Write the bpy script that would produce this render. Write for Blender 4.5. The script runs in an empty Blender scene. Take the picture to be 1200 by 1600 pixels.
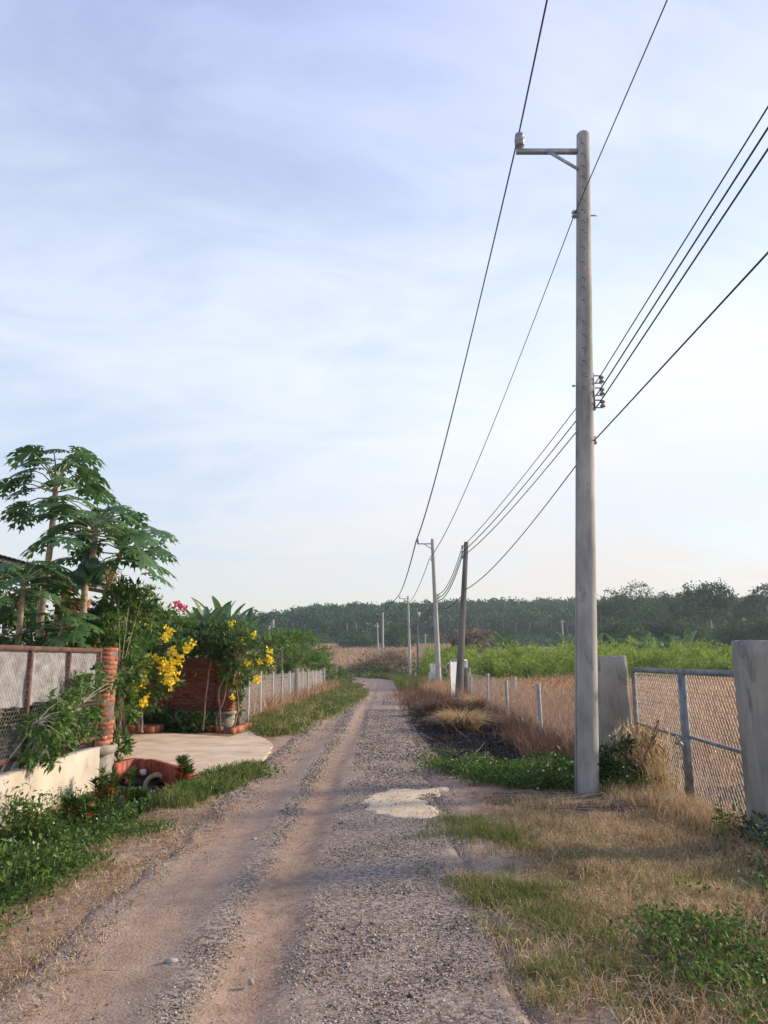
import bpy, math, random
import numpy as np
from mathutils import Vector, Matrix
random.seed(7); rng = np.random.default_rng(11)
R = math.radians
scene = bpy.context.scene
COL = scene.collection

# ------------------------------------------------------------------ camera
PITCH = R(10.9); EYE = 1.55
cam_d = bpy.data.cameras.new('camera'); cam = bpy.data.objects.new('camera', cam_d); COL.objects.link(cam)
cam.location = (0, 0, EYE); cam.rotation_euler = (math.pi/2 + PITCH, 0, 0)
cam_d.sensor_fit = 'HORIZONTAL'; cam_d.sensor_width = 36; cam_d.lens = 36
cam_d.clip_start = 0.05; cam_d.clip_end = 3000
scene.camera = cam
# ------------------------------------------------------------------ light
SUN_EL, SUN_AZ = R(19), R(17)            # azimuth measured from +X towards +Y
sd = Vector((math.cos(SUN_EL)*math.cos(SUN_AZ), math.cos(SUN_EL)*math.sin(SUN_AZ), math.sin(SUN_EL)))
sun_d = bpy.data.lights.new('sun', 'SUN'); sun_d.energy = 4.3; sun_d.angle = R(8); sun_d.color = (1.0, .80, .58)
sun = bpy.data.objects.new('sun', sun_d); COL.objects.link(sun); sun.location = (60, 20, 40)
sun.rotation_euler = sd.to_track_quat('Z', 'Y').to_euler()
scene.view_settings.view_transform = 'Standard'; scene.view_settings.look = 'None'
scene.view_settings.exposure = 0.70; scene.view_settings.gamma = 1.0
scene.cycles.use_denoising = True
scene.cycles.max_bounces = 6; scene.cycles.diffuse_bounces = 3; scene.cycles.glossy_bounces = 2
scene.cycles.transmission_bounces = 4; scene.cycles.transparent_max_bounces = 8; scene.cycles.volume_bounces = 0

w = bpy.data.worlds.new('World'); scene.world = w; w.use_nodes = True
nt = w.node_tree; N = nt.nodes; L = nt.links; N.clear()
def nd(t, **k):
    n = N.new(t)
    for a, b in k.items(): setattr(n, a, b)
    return n
out = nd('ShaderNodeOutputWorld'); bg = nd('ShaderNodeBackground'); bg.inputs[1].default_value = 0.15
sky = nd('ShaderNodeTexSky', sky_type='NISHITA'); sky.sun_disc = False
sky.sun_elevation = SUN_EL; sky.sun_rotation = math.pi/2 - SUN_AZ; sky.air_density = 1.0; sky.dust_density = 1.2; sky.ozone_density = 3.5
tc = nd('ShaderNodeTexCoord'); sep = nd('ShaderNodeSeparateXYZ'); L.new(tc.outputs['Generated'], sep.inputs[0])
def mth(op, a, b=None, clamp=False):
    n = nd('ShaderNodeMath', operation=op); n.use_clamp = clamp
    for i, v in enumerate((a, b)):
        if v is None: continue
        if isinstance(v, (int, float)): n.inputs[i].default_value = v
        else: L.new(v, n.inputs[i])
    return n.outputs[0]
zz = mth('ADD', mth('MAXIMUM', sep.outputs[2], 0.0), 0.22)
px_ = mth('DIVIDE', sep.outputs[0], zz); py_ = mth('DIVIDE', sep.outputs[1], zz)
cv = nd('ShaderNodeCombineXYZ'); L.new(px_, cv.inputs[0]); L.new(py_, cv.inputs[1])
def noise(vec, scale, detail, rough, dist=0, stretch=None, loc=(0,0,0), rot=0):
    mp = nd('ShaderNodeMapping'); L.new(vec, mp.inputs[0]); mp.inputs['Location'].default_value = loc
    mp.inputs['Scale'].default_value = stretch or (1,1,1); mp.inputs['Rotation'].default_value = (0,0,rot)
    n = nd('ShaderNodeTexNoise'); L.new(mp.outputs[0], n.inputs['Vector'])
    n.inputs['Scale'].default_value = scale; n.inputs['Detail'].default_value = detail
    n.inputs['Roughness'].default_value = rough; n.inputs['Distortion'].default_value = dist
    return n.outputs[0]
n1 = noise(cv.outputs[0], 0.75, 7, 0.55, 0.5, (1,1.25,1), (3.1,1.7,0), .5)
n2 = noise(cv.outputs[0], 2.1, 9, 0.62, 0.8, (1,1.9,1), (0.3,5.2,0), -.35)
cl = mth('ADD', mth('MULTIPLY', n1, .65), mth('MULTIPLY', n2, .35))
rp = nd('ShaderNodeMapRange'); L.new(cl, rp.inputs[0]); rp.inputs[1].default_value = .30; rp.inputs[2].default_value = .70
rp.interpolation_type = 'SMOOTHSTEP'
# veil of high cloud: thinner overhead, thicker low down
veil = nd('ShaderNodeMapRange'); L.new(sep.outputs[2], veil.inputs[0]); veil.inputs[1].default_value = .75; veil.inputs[2].default_value = .12
veil.inputs[3].default_value = .55; veil.inputs[4].default_value = .90
cover = mth('ADD', veil.outputs[0], mth('ADD', mth('MULTIPLY', mth('SUBTRACT', rp.outputs[0], .5), .46), mth('SUBTRACT', mth('MULTIPLY', sep.outputs[0], .34), .04)), clamp=True)
# cloud colour from lilac white overhead to cream at the horizon
cr = nd('ShaderNodeValToRGB'); L.new(sep.outputs[2], cr.inputs[0]); e = cr.color_ramp.elements
e[0].position = 0.0; e[0].color = (.76,.66,.57,1); e[1].position = .9; e[1].color = (.56,.58,1.08,1)
for p_, c_ in ((.07,(.75,.70,.64,1)), (.2,(.74,.76,.80,1)), (.36,(.83,.87,.95,1)), (.55,(.80,.85,1.02,1))):
    q = cr.color_ramp.elements.new(p_); q.color = c_
vm = nd('ShaderNodeVectorMath', operation='SCALE'); L.new(cr.outputs[0], vm.inputs[0]); vm.inputs['Scale'].default_value = 5.05
mx = nd('ShaderNodeMix', data_type='RGBA'); L.new(cover, mx.inputs[0]); L.new(sky.outputs[0], mx.inputs[6]); L.new(vm.outputs[0], mx.inputs[7])
L.new(mx.outputs[2], bg.inputs[0]); L.new(bg.outputs[0], out.inputs[0])

# ------------------------------------------------------------------ measuring helpers
cP, sP = math.cos(PITCH), math.sin(PITCH)
def ray(px, py):
    u = (px-600)/1200; v = (py-800)/1200
    return u, cP + v*sP, sP - v*cP
def G(px, py, z=0.0):                       # point of level z seen at photo pixel
    a, b, c = ray(px, py); t = (z-EYE)/c
    return (a*t, b*t, z)
def P(px, py, Y):                           # point at distance Y seen at photo pixel
    a, b, c = ray(px, py); t = Y/b
    return (a*t, Y, EYE+c*t)

# ------------------------------------------------------------------ noise and terrain
_tab = rng.random((256, 256))
def vn(x, y, s, seed=0):
    x = np.asarray(x, float)/s + seed*17.3; y = np.asarray(y, float)/s + seed*5.7
    xi = np.floor(x).astype(int); yi = np.floor(y).astype(int); fx = x-xi; fy = y-yi
    fx = fx*fx*(3-2*fx); fy = fy*fy*(3-2*fy)
    g = lambda a, b: _tab[a & 255, b & 255]
    return (g(xi,yi)*(1-fx)+g(xi+1,yi)*fx)*(1-fy) + (g(xi,yi+1)*(1-fx)+g(xi+1,yi+1)*fx)*fy
def fb(x, y, s, seed=0):
    return (vn(x,y,s,seed)*4+vn(x,y,s/2.1,seed+1)*2+vn(x,y,s/4.3,seed+2))/7
def ss(a, b, x):
    t = np.clip((np.asarray(x, float)-a)/(b-a), 0, 1); return t*t*(3-2*t)
RXL = lambda y: np.interp(y, [0,8,12,20,30,50,60,72,80,86,92], [-1.80,-1.78,-1.9,-1.65,-1.45,-1.35,-1.3,-1.55,-2.6,-5.2,-11])
RXR = lambda y: np.interp(y, [0,8,12,20,30,50,60,72,80,86,92], [.72,.62,.62,.62,.50,.42,.45,.55,.2,-1.2,-5])
def base_h(y): return np.interp(y, [-50,20,45,80,112,150,200,300,330,385,600], [0,0,-.2,-.45,-.35,.8,3,7.6,10,13,13])
def terr(x, y):
    x = np.asarray(x, float); y = np.asarray(y, float)
    z = base_h(y)
    hf = ss(290, 385, y)*np.interp(x, [-150,-90,-54,-32,0,60,110,300], [-14,-8,-2.5,2.2,3.8,5.5,6.3,7])
    z = z + hf
    dr = np.maximum(RXL(y)-x, x-RXR(y))
    amp = ss(.1, 1.2, dr)*ss(0, 1, 60-y+1)
    off_slab = 1 - ss(-6.6,-6.2,x)*ss(-1.6,-2.1,x)*ss(10.9,11.3,y)*ss(18.8,18.0,y)
    z = z + amp*off_slab*((fb(x,y,1.7,3)-.45)*.10 + (vn(x,y,.37,9)-.5)*.035)
    ditch = ss(-2.35,-2.95,x)*ss(-3.95,-3.6,x)*ss(11.75,11.55,y)
    z = z - ditch*.30
    z = z - .42*ss(.24,.15,np.abs(x+3.14))*ss(10.9,11.15,y)*ss(11.95,11.8,y)*(1-ditch*.7)
    right = ss(1.0,3.0,x)*ss(24,12,y); z = z - right*.05
    return z

# ------------------------------------------------------------------ mesh builder
class MB:
    def __init__(s): s.v = []; s.f = []; s.n = 0; s.attr = {}
    def add(s, V, F):
        V = np.asarray(V, float).reshape(-1, 3); F = np.asarray(F, int)
        s.v.append(V); s.f.append(F + s.n); s.n += len(V); return s
    def build(s, name, mat, parent=None, smooth=False, loc=None):
        V = np.concatenate(s.v)
        org = np.array(parent.location if parent is not None else (loc or (0,0,0)), float)
        if parent is not None and parent.parent is not None: org = org + np.array(parent.parent.location)
        if parent is not None and parent.type == 'MESH': org = np.array(parent.get('_o', (0,0,0)), float)
        V = V - org
        me = bpy.data.meshes.new(name)
        me.vertices.add(len(V)); me.vertices.foreach_set('co', V.astype(np.float32).ravel())
        tot = np.concatenate([np.full(len(f), f.shape[1]) for f in s.f]); idx = np.concatenate([f.ravel() for f in s.f])
        me.loops.add(len(idx)); me.loops.foreach_set('vertex_index', idx.astype(np.int32))
        st = np.concatenate([[0], np.cumsum(tot)[:-1]])
        me.polygons.add(len(tot)); me.polygons.foreach_set('loop_start', st.astype(np.int32)); me.polygons.foreach_set('loop_total', tot.astype(np.int32))
        if smooth: me.polygons.foreach_set('use_smooth', np.ones(len(tot), bool))
        me.update(calc_edges=True)
        for k, a in s.attr.items():
            at = me.attributes.new(k, 'FLOAT', 'POINT'); at.data.foreach_set('value', np.asarray(a, np.float32))
        me.materials.append(mat)
        o = bpy.data.objects.new(name, me); COL.objects.link(o); o['_o'] = [float(c) for c in org]
        if parent is not None: o.parent = parent
        else: o.location = tuple(org)
        return o
def rotz(a): c, s_ = math.cos(a), math.sin(a); return np.array([[c,-s_,0],[s_,c,0],[0,0,1]])
BF = [[0,3,2,1],[4,5,6,7],[0,1,5,4],[1,2,6,5],[2,3,7,6],[3,0,4,7]]
def box(m, c, s, ax=None, taper=1.0, jit=0):
    a = np.array([[-1,-1,-1],[1,-1,-1],[1,1,-1],[-1,1,-1],[-1,-1,1],[1,-1,1],[1,1,1],[-1,1,1]], float)
    a[4:, :2] *= taper; a = a*np.array(s)/2
    if jit: a = a + (rng.random((8,3))-.5)*2*jit
    if ax is not None: a = a @ np.asarray(ax).T
    m.add(a + np.array(c), BF); return m
def bar(m, p, q, wdt, hgt=None):            # rectangular bar between two points
    p = np.array(p, float); q = np.array(q, float); d = q-p; ln = np.linalg.norm(d); d /= ln
    up = np.array([0,0,1.]) if abs(d[2]) < .9 else np.array([0,1.,0]); s_ = np.cross(d, up); s_ /= np.linalg.norm(s_); t = np.cross(s_, d)
    box(m, (p+q)/2, (ln, wdt, hgt or wdt), np.stack([d, s_, t], 1)); return m
def tube(m, pts, rad, n=8, cap=True, sq=False):
    pts = np.array(pts, float); k = len(pts); rad = np.full(k, rad) if np.isscalar(rad) else np.array(rad, float)
    d = np.gradient(pts, axis=0); d /= np.linalg.norm(d, axis=1)[:,None]+1e-12
    ref = np.array([1.,0,0]) if abs(d[0][0]) < .8 else np.array([0,0,1.])
    a = np.cross(d, ref); a /= np.linalg.norm(a, axis=1)[:,None]; b = np.cross(d, a)
    th = np.arange(n)*2*math.pi/n + (math.pi/4 if sq else 0)
    V = pts[:,None]+rad[:,None,None]*(np.cos(th)[None,:,None]*a[:,None]+np.sin(th)[None,:,None]*b[:,None])
    F = [[i*n+j, (i+1)*n+j, (i+1)*n+(j+1)%n, i*n+(j+1)%n] for i in range(k-1) for j in range(n)]
    m.add(V.reshape(-1,3), F)
    if cap and n > 2:
        for i in (0, k-1):
            ring = V[i]; m.add(np.vstack([ring, pts[i]]), [[j,(j+1)%n,n] if i else [(j+1)%n,j,n] for j in range(n)])
    return m
def lathe(m, c, prof, n=20, tilt=None):
    th = np.arange(n)*2*math.pi/n; k = len(prof)
    V = np.array([[r*math.cos(t), r*math.sin(t), z] for r, z in prof for t in th])
    if tilt is not None: V = V @ np.asarray(tilt).T
    m.add(V+np.array(c), [[i*n+j, i*n+(j+1)%n, (i+1)*n+(j+1)%n, (i+1)*n+j] for i in range(k-1) for j in range(n)]); return m
def segs(m, A, B, r, n=3):                   # many straight thin wires at once
    A = np.asarray(A, float); B = np.asarray(B, float); d = B-A; d /= np.linalg.norm(d,axis=1)[:,None]+1e-12
    ref = np.where(np.abs(d[:,2:3]) < .9, np.array([[0,0,1.]]), np.array([[1.,0,0]]))
    a = np.cross(d, ref); a /= np.linalg.norm(a,axis=1)[:,None]; b = np.cross(d, a); k = len(A)
    th = np.arange(n)*2*math.pi/n
    o = r*(np.cos(th)[None,:,None]*a[:,None]+np.sin(th)[None,:,None]*b[:,None])
    V = np.concatenate([A[:,None]+o, B[:,None]+o], 1).reshape(-1,3); i0 = np.arange(k)[:,None]*2*n
    F = np.concatenate([i0+np.array([[j, (j+1)%n, n+(j+1)%n, n+j]]) for j in range(n)]); m.add(V, F); return m
def diamonds(m, p0, p1, z0, z1, cell, r, slope=1.0):   # woven diamond wire between two ground points
    p0 = np.array(p0[:2], float); p1 = np.array(p1[:2], float); Ln = np.linalg.norm(p1-p0); H = z1-z0; A = []; B = []
    for sgn in (1, -1):
        for s0 in np.arange(-H/slope, Ln+H/slope, cell):
            ua, ub = (s0, s0+H/slope) if sgn > 0 else (s0, s0-H/slope)
            za, zb = z0, z1
            def clip(u, z, du, dz):
                return (u, z)
            pts = []
            for (u1, z_1) in ((ua, za), (ub, zb)):
                uc = min(max(u1, 0), Ln); t = (uc-ua)/(ub-ua); pts.append((uc, za+t*(zb-za)))
            if max(ua,ub) <= 0 or min(ua,ub) >= Ln or abs(pts[0][0]-pts[1][0]) < 1e-3: continue
            for lst, (u1, z_1) in zip((A, B), pts):
                q = p0+(p1-p0)*u1/Ln; lst.append((q[0], q[1], z_1))
    segs(m, A, B, r); return m
def hexmesh(m, p0, p1, z0, z1, c, r):        # hexagonal chicken wire
    p0 = np.array(p0[:2], float); p1 = np.array(p1[:2], float); Ln = np.linalg.norm(p1-p0); d = (p1-p0)/Ln; A = []; B = []
    hw = c/2; hh = c*.32; row = 0; z = z0
    while z < z1:
        off = hw if row % 2 else 0; u = off
        while u < Ln-c:
            pts = [(u, z), (u+hw, z+hh), (u+c, z)]; top = z+hh+c*.36
            for a, b in ((pts[0], pts[1]), (pts[1], pts[2]), (pts[1], (u+hw, top))):
                if max(a[1], b[1]) <= z1: A.append((*(p0+d*a[0]), a[1])); B.append((*(p0+d*b[0]), b[1]))
            u += c
        z += hh+c*.36; row += 1
    segs(m, A, B, r); return m
def nrm(v): return v/(np.linalg.norm(v, axis=-1, keepdims=True)+1e-12)
def leaves(m, Pt, D, Nn, Ln, W, fold=.12):
    Pt = np.asarray(Pt, float); k = len(Pt); D = nrm(D); S = nrm(np.cross(D, Nn)); Nn = np.cross(S, D)
    Ln = np.broadcast_to(Ln, (k,))[:,None]; W = np.broadcast_to(W, (k,))[:,None]
    mid = Pt+D*Ln*.45; V = np.stack([Pt, mid+S*W/2+Nn*W*fold, Pt+D*Ln-Nn*Ln*.08, mid-S*W/2+Nn*W*fold], 1).reshape(-1,3)
    i = np.arange(k)[:,None]*4; m.add(V, np.concatenate([i+np.array([[0,1,2]]), i+np.array([[0,2,3]])])); return m
def blades(m, Pt, h, w_, lean, az=None):
    Pt = np.asarray(Pt, float); k = len(Pt); az = rng.random(k)*2*math.pi if az is None else az
    h = np.broadcast_to(h, (k,))[:,None]; w_ = np.broadcast_to(w_, (k,))[:,None]; lean = np.broadcast_to(lean, (k,))[:,None]
    d = np.stack([np.cos(az), np.sin(az), 0*az], 1); fa = rng.random(k)*math.pi*2; s_ = np.stack([np.cos(fa), np.sin(fa), 0*fa], 1); z = np.array([[0,0,1.]])
    mid = Pt+d*h*lean*.32+z*h*.58*(1-.15*lean); tip = Pt+d*h*lean+z*h*np.maximum(1-.45*lean, .02)
    V = np.stack([Pt-s_*w_/2, Pt+s_*w_/2, mid+s_*w_*.38, mid-s_*w_*.38, tip], 1).reshape(-1,3); i = np.arange(k)[:,None]*5
    m.add(V, i+np.array([[0,1,2,3]])); m.add(np.zeros((0,3)), np.zeros((0,3), int)) if 0 else None
    m.f.append((i+np.array([[3,2,4]])) + (m.n - len(V))); return m
def rdir(k, up=.3):
    v = rng.normal(size=(k,3)); v = nrm(v); v[:,2] += up; return nrm(v)
def crown(m, c, rad, nc, per, Ln, W, clump=.28, droop=0.1, shell=.55):
    d = nrm(rng.normal(size=(nc,3))); rr = (shell+(1-shell)*rng.random((nc,1))**.7)*(.8+.35*rng.random((nc,1)))
    C_ = np.array(c)+d*rr*np.array(rad); s_ = np.mean(rad)*clump
    Q = np.repeat(C_, per, 0)+rng.normal(size=(nc*per,3))*s_*np.array([1,1,.7])*np.repeat(.6+.7*rng.random((nc,1)), per, 0)*.6
    D = nrm(np.repeat(d, per, 0)*.6+rng.normal(size=(nc*per,3))*.7-np.array([0,0,droop]))
    leaves(m, Q, D, rdir(nc*per, .6), Ln*(.6+.8*rng.random(nc*per)), W*(.6+.8*rng.random(nc*per))); return C_
def inpoly(x, y, poly):
    ins = np.zeros(len(x), bool); n = len(poly)
    for i in range(n):
        x1, y1 = poly[i][:2]; x2, y2 = poly[(i+1)%n][:2]
        c = ((y1 > y) != (y2 > y)) & (x < (x2-x1)*(y-y1)/(y2-y1+1e-12)+x1); ins ^= c
    return ins
def pscat(poly, n, pw=1.5, dens=None, blobs=0, bs=.1, soft=.10, warp=.5):   # scatter in a ground polygon, denser near the camera
    poly = [tuple(p[:2]) for p in poly]; xs = [p[0] for p in poly]; ys = [p[1] for p in poly]; X = []; Y = []; cnt = 0; it = 0
    ymin = max(min(ys), .8)
    while cnt < n and it < 60:
        x = rng.uniform(min(xs), max(xs), n*3); y = rng.uniform(min(ys), max(ys), n*3)
        k = inpoly(x, y, poly) & (rng.random(n*3) < np.clip(ymin/np.maximum(np.abs(y), ymin), 0, 1)**pw)
        if dens is not None: k &= rng.random(n*3) < dens(x, y)
        X.append(x[k]); Y.append(y[k]); cnt += k.sum(); it += 1
    x = np.concatenate(X)[:n]; y = np.concatenate(Y)[:n]
    x = x+(fb(x,y,.7,500)-.5)*warp+rng.normal(size=len(x))*soft; y = y+(fb(x,y,.7,510)-.5)*warp*1.3+rng.normal(size=len(y))*soft
    if blobs: 
        k = len(x)//blobs; x = np.repeat(x[:k], blobs)+rng.normal(size=k*blobs)*bs; y = np.repeat(y[:k], blobs)+rng.normal(size=k*blobs)*bs
    return np.stack([x, y, terr(x, y)], 1)

# ------------------------------------------------------------------ materials
def C(*c): return (*c, 1)
def mat(name, cols, scale=4, rough=.9, bump=0, bscale=60, island=0.0, transl=0, spec=.25, metal=0, detail=6, stretch=(1,1,1), bdist=.01, spots=None):
    m = bpy.data.materials.new(name); m.use_nodes = True; t = m.node_tree; n = t.nodes; l = t.links
    b = n['Principled BSDF']; o = n['Material Output']
    co = n.new('ShaderNodeTexCoord'); mp = n.new('ShaderNodeMapping'); l.new(co.outputs['Object'], mp.inputs[0]); mp.inputs['Scale'].default_value = stretch
    no = n.new('ShaderNodeTexNoise'); l.new(mp.outputs[0], no.inputs['Vector']); no.inputs['Scale'].default_value = scale; no.inputs['Detail'].default_value = detail; no.inputs['Roughness'].default_value = .6
    rmp = n.new('ShaderNodeValToRGB'); E = rmp.color_ramp.elements
    fac = no.outputs[0]
    mr = n.new('ShaderNodeMapRange'); mr.inputs[1].default_value = .3; mr.inputs[2].default_value = .7; l.new(fac, mr.inputs[0]); fac = mr.outputs[0]
    if island:
        g = n.new('ShaderNodeNewGeometry'); mx = n.new('ShaderNodeMix'); mx.inputs[0].default_value = island
        l.new(fac, mx.inputs[2]); l.new(g.outputs['Random Per Island'], mx.inputs[3]); fac = mx.outputs[0]
    l.new(fac, rmp.inputs[0])
    k = len(cols)
    E[0].color = C(*cols[0]); E[1].color = C(*cols[-1])
    E[0].position = 0.04 if k > 1 else 0; E[1].position = .96
    for i in range(1, k-1): q = E.new(.04+.92*i/(k-1)); q.color = C(*cols[i])
    colr = rmp.outputs[0]
    if spots:
        sc, thr, sc_col = spots; n2 = n.new('ShaderNodeTexNoise'); l.new(mp.outputs[0], n2.inputs['Vector']); n2.inputs['Scale'].default_value = sc; n2.inputs['Detail'].default_value = 8; n2.inputs['Roughness'].default_value = .7
        m2 = n.new('ShaderNodeMapRange'); l.new(n2.outputs[0], m2.inputs[0]); m2.inputs[1].default_value = thr; m2.inputs[2].default_value = thr+.12
        mc = n.new('ShaderNodeMix'); mc.data_type = 'RGBA'; l.new(m2.outputs[0], mc.inputs[0]); l.new(colr, mc.inputs[6]); mc.inputs[7].default_value = C(*sc_col); colr = mc.outputs[2]
    l.new(colr, b.inputs['Base Color']); b.inputs['Roughness'].default_value = rough; b.inputs['Metallic'].default_value = metal
    b.inputs['Specular IOR Level'].default_value = spec
    if bump:
        n3 = n.new('ShaderNodeTexNoise'); l.new(mp.outputs[0], n3.inputs['Vector']); n3.inputs['Scale'].default_value = bscale; n3.inputs['Detail'].default_value = 8; n3.inputs['Roughness'].default_value = .65
        bp = n.new('ShaderNodeBump'); bp.inputs['Strength'].default_value = bump; bp.inputs['Distance'].default_value = bdist
        l.new(n3.outputs[0], bp.inputs['Height']); l.new(bp.outputs[0], b.inputs['Normal'])
    if transl:
        tr = n.new('ShaderNodeBsdfTranslucent'); l.new(colr, tr.inputs[0]); ms = n.new('ShaderNodeMixShader'); ms.inputs[0].default_value = transl
        l.new(b.outputs[0], ms.inputs[1]); l.new(tr.outputs[0], ms.inputs[2]); l.new(ms.outputs[0], o.inputs[0])
    return m
M = {}
M['pole'] = mat('pole_concrete', [(.22,.22,.215),(.33,.325,.31),(.43,.42,.40)], 5, .85, .6, 70, stretch=(1,1,.3), spots=(7,.57,(.17,.165,.155)))
M['pole_dark'] = mat('weathered_pole', [(.09,.09,.088),(.17,.165,.16),(.22,.21,.20)], 3, .9, .4, 60, stretch=(1,1,.3))
M['pole_far'] = mat('pale_pole_concrete', [(.34,.33,.31),(.46,.45,.42)], 2, .85)
M['steel'] = mat('galvanised_steel', [(.22,.24,.26),(.36,.38,.40),(.46,.48,.50)], 9, .5, .15, 120, metal=.45, spec=.5, spots=(14,.66,(.16,.13,.11)))
M['gatesteel'] = mat('dull_galvanised_steel', [(.13,.145,.155),(.23,.25,.26),(.33,.345,.35)], 9, .65, .2, 90, metal=.2, spots=(12,.60,(.13,.10,.08)))
M['wire'] = mat('cable', [(.03,.035,.05),(.05,.055,.07)], 3, .6)
M['netwire'] = mat('galvanised_wire', [(.30,.30,.31),(.48,.48,.48)], 8, .5, metal=.4)
M['netwire_rust'] = mat('aged_wire', [(.20,.17,.15),(.40,.39,.38)], 8, .6, metal=.3)
M['porcelain'] = mat('porcelain', [(.20,.20,.24),(.33,.33,.38)], 20, .3, spec=.6)
M['hole'] = mat('bolt_hole', [(.05,.05,.05),(.09,.09,.09)], 20, .95)
M['rust'] = mat('rusty_angle_iron', [(.055,.028,.024),(.11,.055,.045),(.15,.085,.065)], 12, .8, .3, 80, spots=(20,.62,(.20,.10,.06)))
M['wallcon'] = mat('cement_render', [(.31,.285,.24),(.42,.39,.335),(.50,.465,.40)], 1.6, .92, .35, 45, spots=(2.3,.60,(.25,.24,.21)), detail=9)
M['postcon'] = mat('cast_concrete', [(.19,.185,.16),(.30,.285,.25),(.38,.365,.32)], 3.4, .92, .8, 22, spots=(6,.56,(.14,.135,.115)), detail=9, bdist=.02, stretch=(1,1,.38))
M['brick'] = mat('red_brick', [(.15,.042,.03),(.26,.07,.045),(.36,.12,.08),(.19,.055,.04)], 6, .9, .6, 50, island=.75, spots=(9,.66,(.14,.075,.06)))
M['brickor'] = mat('orange_brick', [(.22,.07,.042),(.34,.115,.07),(.42,.18,.115)], 6, .9, .5, 50, island=.7, spots=(9,.68,(.25,.13,.09)))
M['mortar'] = mat('mortar', [(.11,.09,.08),(.20,.17,.15)], 15, .95, .4, 90)
M['stonepl'] = mat('stone_plinth', [(.06,.065,.065),(.12,.125,.12),(.18,.18,.165)], 5, .9, .6, 30, island=.6)
M['coping'] = mat('cement_coping', [(.20,.19,.17),(.30,.285,.25)], 5, .9, .4, 60)
M['slab'] = mat('driveway_concrete', [(.40,.32,.225),(.56,.46,.33),(.66,.555,.41)], 1.6, .95, .6, 30, spots=(2.4,.60,(.36,.30,.235)), detail=10, bdist=.015)
M['sand'] = mat('sand', [(.50,.39,.25),(.60,.48,.33),(.66,.545,.39)], 6, .97, .8, 90, bdist=.008)
M['cloth'] = mat('grey_shade_cloth', [(.20,.20,.205),(.33,.33,.335),(.45,.45,.455)], 5, .9, .6, 14, transl=.30, bdist=.03, stretch=(1,1,1.8))
M['roof'] = mat('dark_metal_sheet', [(.05,.055,.06),(.10,.10,.11)], 3, .6, metal=.2)
M['whitem'] = mat('white_painted_metal', [(.46,.47,.48),(.60,.61,.62)], 4, .6, spots=(5,.64,(.45,.44,.42)))
M['red'] = mat('red_cloth', [(.62,.015,.03),(.75,.03,.05)], 8, .7, transl=.15)
M['orangered'] = mat('rusty_red_paint', [(.45,.08,.04),(.6,.14,.07)], 8, .7)
M['brass'] = mat('brass', [(.45,.33,.12),(.6,.46,.2)], 9, .35, metal=.9)
M['stone'] = mat('loose_stone', [(.20,.19,.185),(.33,.31,.29),(.42,.39,.36)], 9, .9, .6, 60, island=.5)
M['gravel'] = mat('gravel_chips', [(.045,.040,.037),(.12,.105,.092),(.23,.20,.17),(.36,.31,.26),(.56,.50,.43)], 30, .85, island=1.0)
M['bark'] = mat('bark', [(.15,.11,.08),(.25,.20,.15),(.34,.29,.22)], 7, .9, .5, 40, stretch=(1,1,.4))
M['papbark'] = mat('papaya_bark', [(.20,.16,.10),(.33,.27,.18),(.42,.36,.26)], 9, .9, .6, 50, stretch=(1,1,2.5), spots=(14,.60,(.15,.11,.07)))
M['palebark'] = mat('pale_bark', [(.30,.27,.23),(.45,.42,.37)], 4, .9)
M['papleaf'] = mat('papaya_leaf', [(.035,.10,.038),(.075,.17,.058),(.16,.28,.085)], 2.2, .5, island=.55, transl=.38, spec=.4)
M['papstalk'] = mat('papaya_stalk', [(.20,.27,.10),(.32,.36,.17)], 5, .6)
M['fruit'] = mat('papaya_skin', [(.02,.055,.03),(.04,.10,.05)], 9, .45, spec=.5)
M['deadfl'] = mat('withered_flowers', [(.30,.22,.10),(.48,.38,.20)], 12, .9, island=.6, transl=.2)
M['leaf'] = mat('shrub_leaf', [(.045,.10,.022),(.09,.18,.038),(.18,.28,.07)], 3, .6, island=.6, transl=.38, spec=.35)
M['leafd'] = mat('dark_shrub_leaf', [(.03,.07,.022),(.06,.12,.035),(.12,.19,.06)], 3, .6, island=.6, transl=.34, spec=.35)
M['leafl'] = mat('bright_leaf', [(.05,.13,.02),(.09,.20,.035),(.16,.28,.06)], 3, .6, island=.6, transl=.35)
M['banana'] = mat('banana_leaf', [(.05,.11,.045),(.09,.18,.07),(.17,.26,.12)], 2, .45, island=.4, transl=.3, spec=.5)
M['banstem'] = mat('banana_stem', [(.12,.13,.06),(.22,.20,.10)], 4, .7)
M['yellow'] = mat('yellow_petals', [(.85,.62,.02),(.92,.74,.05),(.95,.82,.14)], 9, .7, island=.6, transl=.3)
M['pink'] = mat('pink_petals', [(.65,.05,.16),(.75,.10,.25)], 9, .7, island=.6, transl=.3)
M['redfl'] = mat('red_petals', [(.70,.05,.02),(.80,.12,.04)], 9, .7, transl=.3)
M['white'] = mat('white_petals', [(.75,.75,.68),(.85,.85,.80)], 9, .7, transl=.3)
M['weed'] = mat('weed_leaf', [(.03,.065,.015),(.06,.12,.025),(.10,.18,.035),(.17,.25,.06)], 2, .65, island=.7, transl=.3)
M['weedd'] = mat('dark_weed_leaf', [(.018,.04,.014),(.035,.075,.022),(.06,.11,.03)], 2, .65, island=.7, transl=.25)
M['grass'] = mat('green_grass', [(.06,.09,.02),(.11,.155,.035),(.19,.22,.06),(.36,.33,.15)], 1.4, .8, island=.75, transl=.3)
M['dry'] = mat('dry_grass', [(.14,.09,.05),(.36,.25,.13),(.62,.46,.26),(.78,.64,.42)], 1.2, .9, island=.75, transl=.3)
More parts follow.
